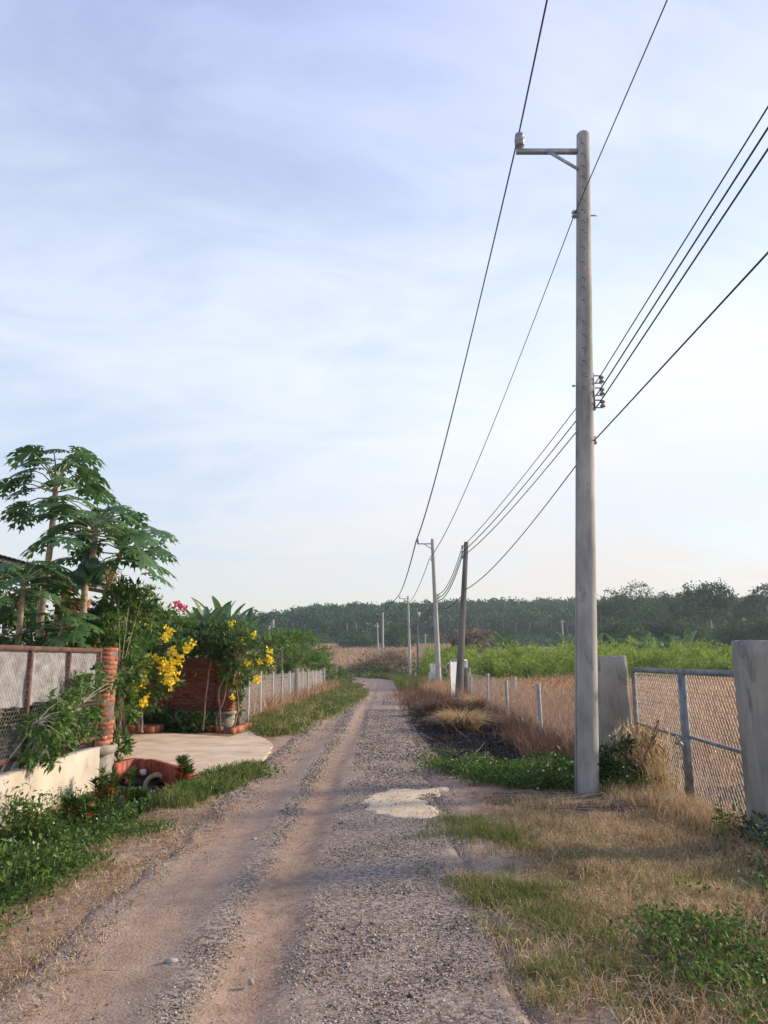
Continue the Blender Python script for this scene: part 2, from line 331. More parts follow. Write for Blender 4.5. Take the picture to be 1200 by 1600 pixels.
M['drytall'] = mat('tall_dry_grass', [(.13,.075,.05),(.30,.175,.11),(.50,.33,.20),(.66,.50,.33)], .55, .9, island=.65, transl=.35)
M['straw'] = mat('straw_litter', [(.30,.23,.15),(.45,.36,.24),(.55,.46,.33)], 3, .9, island=.8)
M['brush'] = mat('reddish_dry_brush', [(.08,.045,.033),(.19,.11,.075),(.34,.22,.14)], 2, .95, island=.8, transl=.2)
M['char_shade'] = mat('char_and_pipe_shade', [(.008,.008,.009),(.02,.019,.02),(.05,.045,.042)], 5, .95, island=.7)
M['twig'] = mat('dry_twigs', [(.10,.075,.055),(.19,.15,.12),(.27,.22,.17)], 5, .9, island=.8)
M['crop'] = mat('crop_foliage', [(.12,.19,.03),(.21,.30,.055),(.34,.43,.11)], .35, .7, island=.55, transl=.4)
M['forest'] = mat('forest_foliage', [(.014,.045,.022),(.034,.095,.036),(.075,.165,.052)], .13, .8, island=.5, transl=.15)
M['forestr'] = mat('broadleaf_foliage', [(.020,.048,.024),(.036,.078,.034),(.066,.115,.045)], .08, .8, island=.5, transl=.2)
M['deadb'] = mat('dead_brush', [(.13,.085,.06),(.22,.15,.11),(.30,.22,.17)], 1, .95, island=.7, transl=.15)
M['field'] = mat('far_dry_field', [(.30,.20,.13),(.42,.30,.20),(.50,.38,.26)], .3, .95, island=.7, transl=.2)

def object_tone(m, lo, hi):
    t = m.node_tree; n = t.nodes; l = t.links; oi = n.new('ShaderNodeObjectInfo'); mr = n.new('ShaderNodeMapRange'); l.new(oi.outputs['Random'], mr.inputs[0]); mr.inputs[3].default_value = lo; mr.inputs[4].default_value = hi
    r_ = [q for q in n if q.type == 'VALTORGB'][0]; hv = n.new('ShaderNodeHueSaturation'); dst = [k.to_socket for k in r_.outputs[0].links]
    l.new(r_.outputs[0], hv.inputs['Color']); l.new(mr.outputs[0], hv.inputs['Value'])
    for d in dst: l.new(hv.outputs[0], d)
object_tone(M['forestr'], .65, 1.7)
def node_ground():
    m = bpy.data.materials.new('ground_soil'); m.use_nodes = True; t = m.node_tree; n = t.nodes; l = t.links; b = n['Principled BSDF']
    co = n.new('ShaderNodeTexCoord')
    def no(s, d=8, r=.65):
        q = n.new('ShaderNodeTexNoise'); l.new(co.outputs['Object'], q.inputs['Vector']); q.inputs['Scale'].default_value = s; q.inputs['Detail'].default_value = d; q.inputs['Roughness'].default_value = r; return q.outputs[0]
    def ramp(f, cols):
        r_ = n.new('ShaderNodeValToRGB'); l.new(f, r_.inputs[0]); E = r_.color_ramp.elements; E[0].position = .3; E[0].color = C(*cols[0]); E[1].position = .7; E[1].color = C(*cols[-1])
        for i in range(1, len(cols)-1): q = E.new(.3+.4*i/(len(cols)-1)); q.color = C(*cols[i])
        return r_.outputs[0]
    def mix(f, a, b_):
        q = n.new('ShaderNodeMix'); q.data_type = 'RGBA'; l.new(f, q.inputs[0]); l.new(a, q.inputs[6]); l.new(b_, q.inputs[7]); return q.outputs[2]
    def at(k):
        q = n.new('ShaderNodeAttribute'); q.attribute_name = k
        s = n.new('ShaderNodeMath'); s.operation = 'ADD'; l.new(q.outputs['Fac'], s.inputs[0]); z = n.new('ShaderNodeMapRange'); l.new(no(7, 8, .7), z.inputs[0]); z.inputs[1].default_value = .3; z.inputs[2].default_value = .7; z.inputs[3].default_value = -.3; z.inputs[4].default_value = .3
        l.new(z.outputs[0], s.inputs[1]); q2 = n.new('ShaderNodeMapRange'); l.new(s.outputs[0], q2.inputs[0]); q2.inputs[1].default_value = .3; q2.inputs[2].default_value = .7; return q2.outputs[0]
    c = ramp(no(3.5), [(.15,.095,.06),(.25,.165,.11),(.35,.25,.175)])
    c = mix(at('straw'), c, ramp(no(22, 6), [(.11,.075,.045),(.24,.17,.10),(.40,.30,.18)]))
    c = mix(at('green'), c, ramp(no(9), [(.04,.045,.02),(.075,.08,.03),(.12,.11,.05)]))
    c = mix(at('dust'), c, ramp(no(5), [(.22,.155,.115),(.33,.245,.185),(.41,.32,.245)]))
    c = mix(at('ash_and_shade'), c, ramp(no(6), [(.010,.010,.011),(.03,.028,.028),(.09,.075,.068)]))
    l.new(c, b.inputs['Base Color']); b.inputs['Roughness'].default_value = .97; b.inputs['Specular IOR Level'].default_value = .15
    bp = n.new('ShaderNodeBump'); bp.inputs['Strength'].default_value = .9; bp.inputs['Distance'].default_value = .02; l.new(no(28, 8, .7), bp.inputs['Height']); l.new(bp.outputs[0], b.inputs['Normal'])
    return m
def node_road():
    m = bpy.data.materials.new('gravel_road'); m.use_nodes = True; t = m.node_tree; n = t.nodes; l = t.links; b = n['Principled BSDF']
    co = n.new('ShaderNodeTexCoord')
    def no(s, d=8, r=.65, st=(1,1,1)):
        mp = n.new('ShaderNodeMapping'); l.new(co.outputs['Object'], mp.inputs[0]); mp.inputs['Scale'].default_value = st
        q = n.new('ShaderNodeTexNoise'); l.new(mp.outputs[0], q.inputs['Vector']); q.inputs['Scale'].default_value = s; q.inputs['Detail'].default_value = d; q.inputs['Roughness'].default_value = r; return q.outputs[0]
    def ramp(f, cols, a=.3, z=.7):
        r_ = n.new('ShaderNodeValToRGB'); l.new(f, r_.inputs[0]); E = r_.color_ramp.elements; E[0].position = a; E[0].color = C(*cols[0]); E[1].position = z; E[1].color = C(*cols[-1])
        for i in range(1, len(cols)-1): q = E.new(a+(z-a)*i/(len(cols)-1)); q.color = C(*cols[i])
        return r_.outputs[0]
    def mix(f, a, b_):
        q = n.new('ShaderNodeMix'); q.data_type = 'RGBA'; l.new(f, q.inputs[0]); l.new(a, q.inputs[6]); l.new(b_, q.inputs[7]); return q.outputs[2]
    def at(k, amp=.28):
        q = n.new('ShaderNodeAttribute'); q.attribute_name = k
        s = n.new('ShaderNodeMath'); s.operation = 'ADD'; l.new(q.outputs['Fac'], s.inputs[0]); z = n.new('ShaderNodeMapRange'); l.new(no(9, 9, .75, (1,.35,1)), z.inputs[0]); z.inputs[1].default_value = .3; z.inputs[2].default_value = .7; z.inputs[3].default_value = -amp; z.inputs[4].default_value = amp
        l.new(z.outputs[0], s.inputs[1]); s.use_clamp = True; return s.outputs[0]
    vo = n.new('ShaderNodeTexVoronoi'); l.new(co.outputs['Object'], vo.inputs['Vector']); vo.inputs['Scale'].default_value = 55
    hs = n.new('ShaderNodeSeparateColor'); l.new(vo.outputs['Color'], hs.inputs[0])
    grav = ramp(hs.outputs[0], [(.085,.070,.058),(.17,.142,.118),(.26,.22,.18),(.37,.32,.265)], .05, .95)
    dustc = ramp(no(4, 9), [(.20,.145,.11),(.31,.235,.18),(.39,.31,.24)])
    redc = ramp(no(6, 9), [(.21,.14,.095),(.32,.22,.15),(.40,.29,.205)])
    c = mix(at('dust'), grav, dustc); c = mix(at('red', .22), c, redc)
    l.new(c, b.inputs['Base Color']); b.inputs['Roughness'].default_value = .95; b.inputs['Specular IOR Level'].default_value = .2
    bp = n.new('ShaderNodeBump'); bp.inputs['Strength'].default_value = .4; bp.inputs['Distance'].default_value = .008
    l.new(vo.outputs['Distance'], bp.inputs['Height']); bp.invert = True
    b2 = n.new('ShaderNodeBump'); b2.inputs['Strength'].default_value = .6; b2.inputs['Distance'].default_value = .02; l.new(no(18, 8, .7), b2.inputs['Height']); l.new(bp.outputs[0], b2.inputs['Normal'])
    l.new(b2.outputs[0], b.inputs['Normal']); return m
M['ground'] = node_ground(); M['road'] = node_road()

# ------------------------------------------------------------------ naming helpers
def tag(o, label=None, cat=None, group=None, kind=None):
    if label: o['label'] = label
    if cat: o['category'] = cat
    if group: o['group'] = group
    if kind: o['kind'] = kind
    return o
def thing(name, label, cat, loc=(0,0,0), group=None):
    o = bpy.data.objects.new(name, None); COL.objects.link(o); o.location = loc; o.empty_display_size = .2
    return tag(o, label, cat, group)
def stuff(m, name, material, label, cat): return tag(m.build(name, material), label, cat, kind='stuff')

# ------------------------------------------------------------------ zones seen on the ground (photo pixels turned into ground points)
def zone(*pts): return [G(a, b)[:2] for a, b in pts]
Z_ditch = [(-3.75,2.0),(-2.75,2.0),(-2.55,6.0),(-2.6,8.4),(-2.9,9.6),(-3.35,10.4),(-3.75,10.9)]
Z_leftdry = [(-1.60,1.5),(-1.60,6),(-1.65,9.3),(-2.2,9.6),(-2.5,8),(-2.75,5),(-3.0,1.5)]
Z_weedR = zone((655,1196),(662,1184),(700,1186),(770,1196),(830,1196),(905,1180),(905,1235),(860,1238),(760,1222),(700,1210))
Z_ash = zone((634,1095),(650,1082),(705,1088),(760,1110),(800,1135),(850,1165),(870,1195),(800,1204),(705,1196),(668,1168),(645,1130))
Z_grassR = zone((690,1300),(705,1270),(800,1262),(900,1255),(1000,1262),(1090,1275),(1160,1302),(1190,1360),(1120,1400),(1000,1430),(960,1480),(900,1560),(850,1600),(800,1500),(740,1400))
Z_darkR = [(.75,2.2),(.95,3.6),(1.35,4.6),(2.0,5.6),(2.9,6.2),(3.6,6.9),(5.0,6.8),(4.6,2.2)]
Z_vergeL = [G(a,b)[:2] for a,b in ((388,1142),(410,1128),(460,1100),(505,1082),(545,1068),(572,1072),(565,1088),(530,1108),(500,1125),(470,1140),(440,1152),(420,1152))]
Z_vergeL2 = zone((305,1234),(330,1228),(372,1208),(398,1195),(392,1212),(350,1232),(320,1250),(275,1262),(275,1250))
Z_sand = [G(a, b, .02) for a, b in ((568,1264),(574,1248),(584,1238),(604,1233),(630,1231),(664,1231),(690,1227),(703,1229),(700,1234),(668,1238),(652,1241),(664,1248),(674,1258),(686,1268),(692,1276),(664,1278),(640,1277),(600,1272),(580,1270))]

# ------------------------------------------------------------------ GROUND
def ground():
    def lines(dense0, dense1, step, lo, hi):
        a = list(np.arange(dense0, dense1, step)); s = step; x = dense1
        while x < hi: a.append(x); s = min(s*1.12, 12); x += s
        a.append(hi); s = step; x = dense0
        while x > lo: s = min(s*1.12, 12); x -= s; a.append(max(x, lo))
        return np.unique(np.round(np.array(a), 4))
    xs = lines(-5, 6, .09, -420, 420); ys = lines(1.2, 22, .10, -60, 640)
    X, Y = np.meshgrid(xs, ys); x = X.ravel(); y = Y.ravel(); z = terr(x, y)
    dr = np.maximum(RXL(y)-x, x-RXR(y)); z = z-.09*ss(.02,-.12,dr)
    m = MB(); nx = len(xs); ny = len(ys); i = np.arange(nx-1)[None,:]+np.arange(ny-1)[:,None]*nx
    m.add(np.stack([x,y,z],1), np.stack([i,i+1,i+1+nx,i+nx],-1).reshape(-1,4))
    f = fb(x,y,1.2,20)
    green = np.zeros(len(x)); 
    for zn in (Z_ditch, Z_weedR, Z_vergeL, Z_vergeL2): green += inpoly(x,y,zn)
    green += ss(22,30,y)*(x<-2)*(x>-40)*(f>.4)*.8*(y<70) + inpoly(x,y,Z_darkR)*.75  # near right corner: leafy soil, with its shade darkened into the mask too
    straw = (inpoly(x,y,Z_grassR)*.75+inpoly(x,y,Z_leftdry)*.9).astype(float)+ (x>3.0)*.8 + (y>60)*.9 + (x<-6)*.5
    straw = straw*(1-.8*inpoly(x,y,Z_darkR)); straw += (dr>.5)*(f-.45)*1.5; straw = np.where(y>285, 0, straw); green = green+(y>270)
    ash_and_shade = inpoly(x,y,Z_ash)*1.0 + .9*(ss(3.4,4.0,x)*ss(7.4,7.0,x)*ss(6.5,7.5,y)*ss(13,10.5,y)*ss(.42,.55,f)) + .8*(inpoly(x,y,[(-3.9,11.45),(-2.7,11.45),(-2.7,11.9),(-3.9,11.9)]))  # burnt ash; last term paints the drain pipe's inner shade onto the soil
    dust = ss(.75,.1,dr)*.9*(dr>-.2)
    m.attr = {'green': np.clip(green,0,1), 'straw': np.clip(straw,0,1), 'ash_and_shade': np.clip(ash_and_shade*1.3,0,1), 'dust': dust}
    tag(m.build('ground', M['ground'], smooth=True), kind='structure')
def road():
    n = 46; ys = np.concatenate([np.arange(-30,1.5,1.5), np.arange(1.5,20,.10), np.arange(20,94,.6)]); k = len(ys)
    u = np.linspace(0,1,n)[None,:]; l_ = RXL(ys)[:,None]+(fb(ys,ys*0,.9,31)[:,None]-.5)*.22; r_ = RXR(ys)[:,None]+(fb(ys,ys*0+9,.9,35)[:,None]-.5)*.25
    X = l_+(r_-l_)*u; Y = np.repeat(ys[:,None], n, 1); x = X.ravel(); y = Y.ravel(); uu = np.repeat(u, k, 0).ravel()
    rel = x-(RXL(y)+RXR(y))/2+(-.55)           # position across the road measured as at the camera
    wob = (fb(y,y*0,2.5,40)-.5)*.10
    d2 = np.abs(rel+wob+.68+(fb(x,y,.18,77)-.5)*.12); d1 = np.abs(rel+wob+1.36); d3 = np.abs(rel+wob-.0)
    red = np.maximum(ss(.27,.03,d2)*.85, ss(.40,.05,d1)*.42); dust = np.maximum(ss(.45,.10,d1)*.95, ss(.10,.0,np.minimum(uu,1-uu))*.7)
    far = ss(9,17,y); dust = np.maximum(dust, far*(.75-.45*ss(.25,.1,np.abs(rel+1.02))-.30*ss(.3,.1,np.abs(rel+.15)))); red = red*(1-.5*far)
    dust = np.maximum(dust, ss(-.10,-.42,rel)*ss(-.62,-.45,rel)*.35)
    patch = ss(.50,.68,fb(x,y,.8,50)); dust = np.clip(dust+patch*.25,0,1)
    z = base_h(y)+.012-ss(.25,.05,d2)*.03-ss(.35,.1,d1)*.025+(fb(x,y,.35,60)-.5)*.016
    z = np.where((uu<.001)|(uu>.999), base_h(y)-.03, z)
    m = MB(); i = np.arange(n-1)[None,:]+np.arange(k-1)[:,None]*n
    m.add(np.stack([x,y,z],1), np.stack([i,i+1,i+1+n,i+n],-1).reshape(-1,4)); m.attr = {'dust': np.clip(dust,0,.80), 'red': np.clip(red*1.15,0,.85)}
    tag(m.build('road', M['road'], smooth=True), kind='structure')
    # loose chips
    nn = 135000; yy = 1.9+ (rng.random(nn*2)**2.1)*24; xx = rng.uniform(-1.85,.85,nn*2); w2 = (fb(yy,yy*0,2.5,40)-.5)*.10
    rut_ = np.maximum(.86*ss(.26,.08,np.abs(xx+w2+.68)), .66*ss(.42,.12,np.abs(xx+w2+1.36))); keep = 1-rut_; keep *= ss(.85,.45,xx)*.75+.25; keep *= .4+.8*ss(.25,.7,fb(xx,yy,.5,71))
    kk = rng.random(nn*2) < keep; xx = xx[kk][:nn]; yy = yy[kk][:nn]; w2 = w2[kk][:nn]; rut_ = rut_[kk][:nn]; kN = len(xx)
    s_ = (.0028+.0050*rng.random(kN)**2.4)*np.clip(yy/6.5,1,2.0); s_ *= 1-.35*rut_; s_[rng.random(kN)<.008] *= 1.9
    o8 = np.array([[1,0,0],[0,1,0],[-1,0,0],[0,-1,0],[0,0,.75],[0,0,-.6],],float)
    ang = rng.random(kN)*6.28; ca, sa = np.cos(ang), np.sin(ang)
    J = o8[None]*(1+(rng.random((kN,6,3))-.5)*.9)+(rng.random((kN,6,3))-.5)*.55
    V = np.stack([J[...,0]*ca[:,None]-J[...,1]*sa[:,None], J[...,0]*sa[:,None]+J[...,1]*ca[:,None], J[...,2]],-1)*s_[:,None,None]
    rel2 = xx; zb = base_h(yy)+np.where(inpoly(xx,yy,Z_sand) & (rng.random(kN)<.07), .030, .010)-ss(.25,.05,np.abs(rel2+w2+.68))*.03-ss(.35,.1,np.abs(rel2+w2+1.36))*.025
    V += np.stack([xx,yy,zb+s_*.35],1)[:,None,:]
    F = np.array([[0,1,4],[1,2,4],[2,3,4],[3,0,4],[1,0,5],[2,1,5],[3,2,5],[0,3,5]]); g = MB()
    g.add(V.reshape(-1,3), (np.arange(kN)[:,None,None]*6+F[None]).reshape(-1,3))
    stuff(g, 'gravel', M['gravel'], 'loose grey gravel chips scattered over the dirt road', 'gravel')
ground(); road()

def flat_poly(m, pts, z0, z1):
    from mathutils.geometry import tessellate_polygon
    n = len(pts); V = [(p[0],p[1],z1) for p in pts]; m.add(V, [list(t) for t in tessellate_polygon([[Vector(v) for v in V]])])
    m.add(V+[(p[0],p[1],z0) for p in pts], [[i,i+n,(i+1)%n+n,(i+1)%n] for i in range(n)]); return m
def flat_poly_old(m, pts, z0, z1, rise=0):
    n = len(pts); V = [(p[0],p[1],z1) for p in pts]+[(p[0],p[1],z0) for p in pts]
    cx = sum(p[0] for p in pts)/n; cy = sum(p[1] for p in pts)/n
    m.add([(cx,cy,z1+rise)]+V, [[0,1+i,1+(i+1)%n] for i in range(n)]); m.f.append(np.array([[1+i,1+n+i,1+n+(i+1)%n,1+(i+1)%n] for i in range(n)])+m.n-len(V)-1); return m
def slab():
    px = [(150,1158),(200,1146),(224,1142),(300,1146),(358,1150),(387,1141),(408,1150),(422,1158),(426,1167),(415,1180),(397,1192),(372,1203),(345,1214),(318,1224),(303,1226),(298,1216),(285,1207),(270,1200),(240,1192),(209,1188),(182,1196),(150,1200)]
    pts = []
    k = [G(a,b,.04) for a,b in px]
    for i,(a,b) in enumerate(zip(k, k[1:]+k[:1])):
        for t in (0,.2,.4,.6,.8):
            j = .035 if 5 <= i <= 13 else .0
            pts.append((a[0]+(b[0]-a[0])*t+rng.uniform(-j,j), a[1]+(b[1]-a[1])*t+rng.uniform(-j,j)))
    m = flat_poly(MB(), pts[::-1], -.12, .022); tag(m.build('driveway', M['slab']), kind='structure')
slab()
m = MB(); zs = np.array(Z_sand); c0 = zs.mean(0)
ring = []
for a,b in zip(Z_sand, Z_sand[1:]+Z_sand[:1]):
    for t in np.arange(0,1,.2): ring.append((a[0]+(b[0]-a[0])*t+rng.uniform(-.015,.015), a[1]+(b[1]-a[1])*t+rng.uniform(-.03,.03)))
bm_pts = []
gx = np.arange(zs[:,0].min()-.05, zs[:,0].max()+.05, .02); gy = np.arange(zs[:,1].min()-.05, zs[:,1].max()+.05, .03)
X, Y = np.meshgrid(gx, gy); x = X.ravel(); y = Y.ravel(); jx = x+(vn(x,y,.12,80)-.5)*.12+(vn(x,y,.04,84)-.5)*.06; jy = y+(vn(x,y,.15,81)-.5)*.2+(vn(x,y,.05,85)-.5)*.10
ins = inpoly(jx, jy, ring).reshape(X.shape).astype(float)
sm = ins.copy()
for _ in range(3): sm[1:-1,1:-1] = (sm[1:-1,1:-1]*2+sm[:-2,1:-1]+sm[2:,1:-1]+sm[1:-1,:-2]+sm[1:-1,2:])/6
tread = .003*np.sin((x-y*.05)*2*math.pi/.045)*(np.abs(x+.02)<.22)
z = -.012+.036*sm.ravel()+(fb(x,y,.2,83)-.5)*.012*sm.ravel()+tread*sm.ravel()
nx = len(gx); i = np.arange(nx-1)[None,:]+np.arange(len(gy)-1)[:,None]*nx; q = np.stack([i,i+1,i+1+nx,i+nx],-1).reshape(-1,4)
m.add(np.stack([x,y,z],1), q[sm.ravel()[q].max(1) > .02]); stuff(m, 'sand', M['sand'], 'patch of yellow sand spilled on the gravel road with tyre marks', 'sand')

# ------------------------------------------------------------------ UTILITY POLES
def lean_rot(base, top):
    d = np.array(top, float)-np.array(base, float); return d/np.linalg.norm(d)
def insulator(c, s, parent):
    m = MB(); lathe(m, c, [(0,-.09*s),(.03*s,-.09*s),(.03*s,-.02*s),(.062*s,-.02*s),(.068*s,.02*s),(.055*s,.03*s),(.068*s,.04*s),(.070*s,.09*s),(.052*s,.10*s),(.052*s,.12*s),(.064*s,.13*s),(.056*s,.165*s),(.03*s,.185*s),(0,.19*s)], 18)
    return m.build('insulator', M['porcelain'], parent, smooth=True)
def spool(c, s, parent):
    m = MB(); lathe(m, c, [(0,-.04*s),(.036*s,-.04*s),(.038*s,-.02*s),(.02*s,-.008*s),(.02*s,.008*s),(.038*s,.02*s),(.036*s,.04*s),(0,.04*s)], 14)
    return m.build('insulator', M['porcelain'], parent, smooth=True)
def utility_pole(label, base, top, r0, r1, arm=True, rack=None, det=1, material='pole', group='utility poles beside the road', sides=28):
    t = thing('utility_pole', label, 'utility pole', base, group); b = np.array(base, float); tp = np.array(top, float)
    at = lambda h: b+(tp-b)*((h-b[2])/(tp[2]-b[2])); m = MB()
    zs_ = [b[2]-.25]+list(np.linspace(b[2], tp[2]-.03, 14)); pts = [at(z) for z in zs_]+[tp]; rr = [r0]+list(np.linspace(r0, r1, 14))+[r1*.72]
    tube(m, pts, rr, sides)
    sh = m.build('pole_shaft', M[material], t, smooth=True)
    if arm:
        za = tp[2]-.30; c = at(za); L_ = .92; m = MB(); bar(m, c+[-r1*.7, -.02, 0], c+[-L_, -.02, .0], .055, .06); m.build('crossarm', M['steel'], t)
        m = MB(); bar(m, c+[-.50,-.055,-.02], at(za-.30)+[-r1*.8,-.055,0], .012, .045); m.build('brace', M['steel'], t)
        insulator(c+[-L_+.05,-.02,.10], 1.0, t)
        zb = tp[2]-1.25; c2 = at(zb); m = MB(); bar(m, c2+[-.14,-.03,.05], c2+[-r1*.8,-.03,.05], .03, .008); bar(m, c2+[-.14,-.03,-.05], c2+[-r1*.8,-.03,-.05], .03, .008); tube(m, [c2+[-.13,-.03,-.07], c2+[-.13,-.03,.07]], .006, 6); m.build('spool_bracket', M['steel'], t); m = MB(); bar(m, c2+[r1*.9,0,0], c2+[r1+.10,0,0], .014); m.build('bolt', M['steel'], t)
        spool(c2+[-.13,-.03,0], 1.0, t)
    if rack:
        zr, side = rack; c = at(zr); rr_ = r0+(r1-r0)*(zr-b[2])/(tp[2]-b[2]); m = MB(); sx = side
        box(m, c+[sx*(rr_+.008), 0, 0], (.014,.05,.50)); tube(m, [c+[sx*(rr_+.115),0,-.22], c+[sx*(rr_+.115),0,.22]], .006, 6)
        for k in (-1,0,1):
            for q in (-.05,.05): bar(m, c+[sx*(rr_+.01),0,.165*k+q], c+[sx*(rr_+.13),0,.165*k+q], .03, .007)
        m.build('insulator_rack', M['steel'], t)
        for k in (1,0,-1): spool(c+[sx*(rr_+.115),0,.165*k], .95, t)
    if det == 1:
        m = MB(); 
        for sgn, aa in ((1, R(197)),):
            dd = np.array([math.cos(aa), math.sin(aa), 0]); bar(m, at(.0)+dd*(r0+.0), at(tp[2]-.05)+dd*(r1+.0), .012, .012); m.build('casting_seam', M[material], t); m = MB()
        for z in (8.42,8.26,8.08,7.92,7.76,7.58,7.42,7.26,7.12,6.88,6.66,6.44,6.30,6.12,5.82,5.64,5.46,5.28,5.10,4.92):
            m = MB(); c = at(z); rr_ = r0+(r1-r0)*(z-b[2])/(tp[2]-b[2]); ax = np.array([-.10,-.995,0.])
            p_ = c+ax*(rr_*1.0); tube(m, [p_-ax*.02, p_+ax*.0025], [.0085,.0085], 8)
            s_ = .045; q_ = p_+np.array([-.02,0,.035]); m.build('bolt_hole', M['hole'], t); m = MB(); bar(m, q_+[-.022,0.0035,0], q_+[.022,0.0015,0], .004, .006); m.build('paint_mark', M['hole'], t)
        return t, at
    return t, at
b1 = G(917,1243); tp1 = P(911,208,9.4)
pole1, at1 = utility_pole('tall round concrete utility pole standing nearest, beside the concrete gate post', (b1[0],9.4,-.02), tp1, .140, .088, rack=(P(933,612,9.4)[2], 1))
for zc,(dx) in ((P(900,603,9.4)[2], -1),):
    m = MB(); c = at1(zc); bar(m, c+[-.12,0,0], c+[-.16,0,0], .02); m.build('bolt', M['steel'], pole1)
m = MB(); c = P(928,688,9.4); box(m, (c[0]+.0,9.4,c[2]), (.06,.05,.10)); m.build('cable_clamp', M['steel'], pole1)
def fpole(label, bx, tx, topy, Y, zb, r0, r1, **k):
    bb = P(bx[0], bx[1], Y); tt = P(tx, topy, Y); return utility_pole(label, (bb[0], Y, zb), tt, r0, r1, det=0, **k)
pole2, at2 = fpole('leaning pale concrete pole with side arm, behind the dark square pole', (686,1054), 675.5, 842, 45, -.25, .16, .10, rack=(P(683,934,45)[2], 1), material='pole_far', sides=16)
pole3, at3 = fpole('slender pale concrete pole with short side arm beside the white marker post', (641,1062), 637.5, 931, 80, -.5, .15, .09, rack=(P(640,977,80)[2], 1), material='pole_far', sides=12)
pole4, at4 = fpole('farthest pale concrete pole with side arm at the road bend', (598.5,1052), 598, 957, 112, -.4, .17, .13, material='pole_far', sides=12)
fpole('thin pale pole leaning beside the farthest pole with side arm at the bend', (592,1030), 589.5, 973, 118, -.3, .14, .10, arm=False, material='pole_far', sides=10)
# the old dark square pole
bb = P(716,1096,31); tt = P(728.5,847,31); dk = thing('utility_pole', 'old dark square concrete pole leaning right beside the white sheet gate', 'utility pole', (bb[0],31,-.1), 'utility poles beside the road')
m = MB(); tube(m, [(bb[0],31,-.4),(bb[0]+.01,31,-.1),tt], [.215,.21,.115], 4, sq=True); m.build('pole_shaft', M['pole_dark'], dk)
for k, y_ in enumerate((855,863,870)):
    c = P(722.3, y_, 31); spool(c, 1.4, dk)
m = MB(); c0 = P(722.3,853,31); c1 = P(722.3,872,31); tube(m, [c0,c1], .01, 6)
for y_ in (852,859,867,873): a_ = P(722,y_,31); b_ = P(727,y_,31); bar(m, a_, b_, .03, .01)
m.build('insulator_rack', M['steel'], dk)
bb = P(653.5,1064,78); tt = P(652,957,78); dk2 = thing('utility_pole', 'thin dark weathered pole with a small white box on top', 'utility pole', (bb[0],78,-.45), 'utility poles beside the road')
m = MB(); tube(m, [(bb[0],78,-.7),tt], [.16,.12], 4, sq=True); m.build('pole_shaft', M['pole_dark'], dk2)
m = MB(); box(m, P(654.5,960,77.8), (.26,.2,.45)); m.build('meter_box', M['whitem'], dk2)
m = MB(); tube(m, [tt, (tt[0]-.02,78,tt[2]+.45)], .02, 5); m.build('spike', M['steel'], dk2)
for lab, x_, y0, y1, Y in (('taller of two pale concrete poles standing together behind the banana leaves',426.5,968,1012,100),('shorter of two pale concrete poles standing together behind the banana leaves',420.5,978,1012,103)):
    a_ = P(x_,y1,Y); b_ = P(x_+.3,y0,Y); t = thing('utility_pole', lab, 'utility pole', (a_[0],Y,-.4), 'paired poles beyond the banana plants'); m = MB(); tube(m, [(a_[0],Y,-.8),b_], [.20,.15], 10); m.build('pole_shaft', M['pole_far'], t, smooth=True)
for lab, x_, y0, x2, y1, Y in (('slim pale pole rising from the green crop before the forest',878,968,881,1010,140),('slim grey pole far off between the forest and the slender pole',664.5,990,664.5,1012,150),('slim pale pole under the trees beside the tall pale trunked tree',1162,965,1164,1002,150),):
    a_ = P(x2,y1,Y); b_ = P(x_,y0,Y); gz = float(terr(a_[0],Y)); t = thing('utility_pole', lab, 'utility pole', (a_[0],Y,gz), 'small poles by the forest'); m = MB(); tube(m, [(a_[0],Y,gz-.5),b_], [.17,.11], 8); m.build('pole_shaft', M['pole_far'], t, smooth=True)
    m = MB(); bar(m, (b_[0]-.5,Y,b_[2]-.4), (b_[0]+.5,Y,b_[2]-.4), .09); m.build('crossarm', M['pole_far'], t)

m = MB(); rr_ = np.repeat(np.linspace(.0,.62,16),40); th_ = np.tile(np.arange(40)*2*math.pi/40,16); xx = b1[0]+rr_*np.cos(th_)*1.1; yy = 9.4+rr_*np.sin(th_)*.9; zz_ = .075*np.exp(-(rr_/.27)**2)*(.6+.9*vn(xx,yy,.12,600))-.012-.10*ss(.45,.62,rr_)-.03
m.add(np.stack([xx,yy,zz_],1), [[i*40+j,i*40+(j+1)%40,(i+1)*40+(j+1)%40,(i+1)*40+j] for i in range(15) for j in range(40)]); m.attr = {'green': np.zeros(640), 'straw': np.full(640,.35), 'ash_and_shade': np.zeros(640), 'dust': np.full(640,.4)}
tag(m.build('soil_mound', M['ground'], smooth=True), kind='structure')
# ------------------------------------------------------------------ POWER LINES
def cable(label, pts, sags, r, n=26):
    m = MB(); path = []
    for (a, b, s_) in zip(pts[:-1], pts[1:], sags):
        a = np.array(a, float); b = np.array(b, float)
        for t in np.linspace(0,1,n)[:-1]: q = a+(b-a)*t; q[2] -= 4*s_*t*(1-t); path.append(q)
    path.append(np.array(pts[-1], float)); path = np.array(path)
    rr = r*np.clip(np.abs(path[:,1])/14, 1, 3.2)
    tube(m, path, rr, 5); return tag(m.build('power_line', M['wire'], smooth=True), label, 'power line', 'power lines along the road')
def top_arm(at, tp, Y): c = at(tp[2]-.30); return c+np.array([-.87,-.02,.22])
A1 = at1(tp1[2]-.30)+np.array([-.87,-.02,.30]); 
def T(at, px, py, Y): return P(px, py, Y)
cable('thick cable on top of the side arm insulators', [(.35,-28,8.7), A1, P(650,846,45), P(621.5,932,80), P(588,958,112), P(560,966,150)], [.45,.5,.5,.4,.4], .012)
sp1 = at1(tp1[2]-1.25)+np.array([-.13,-.05,0])
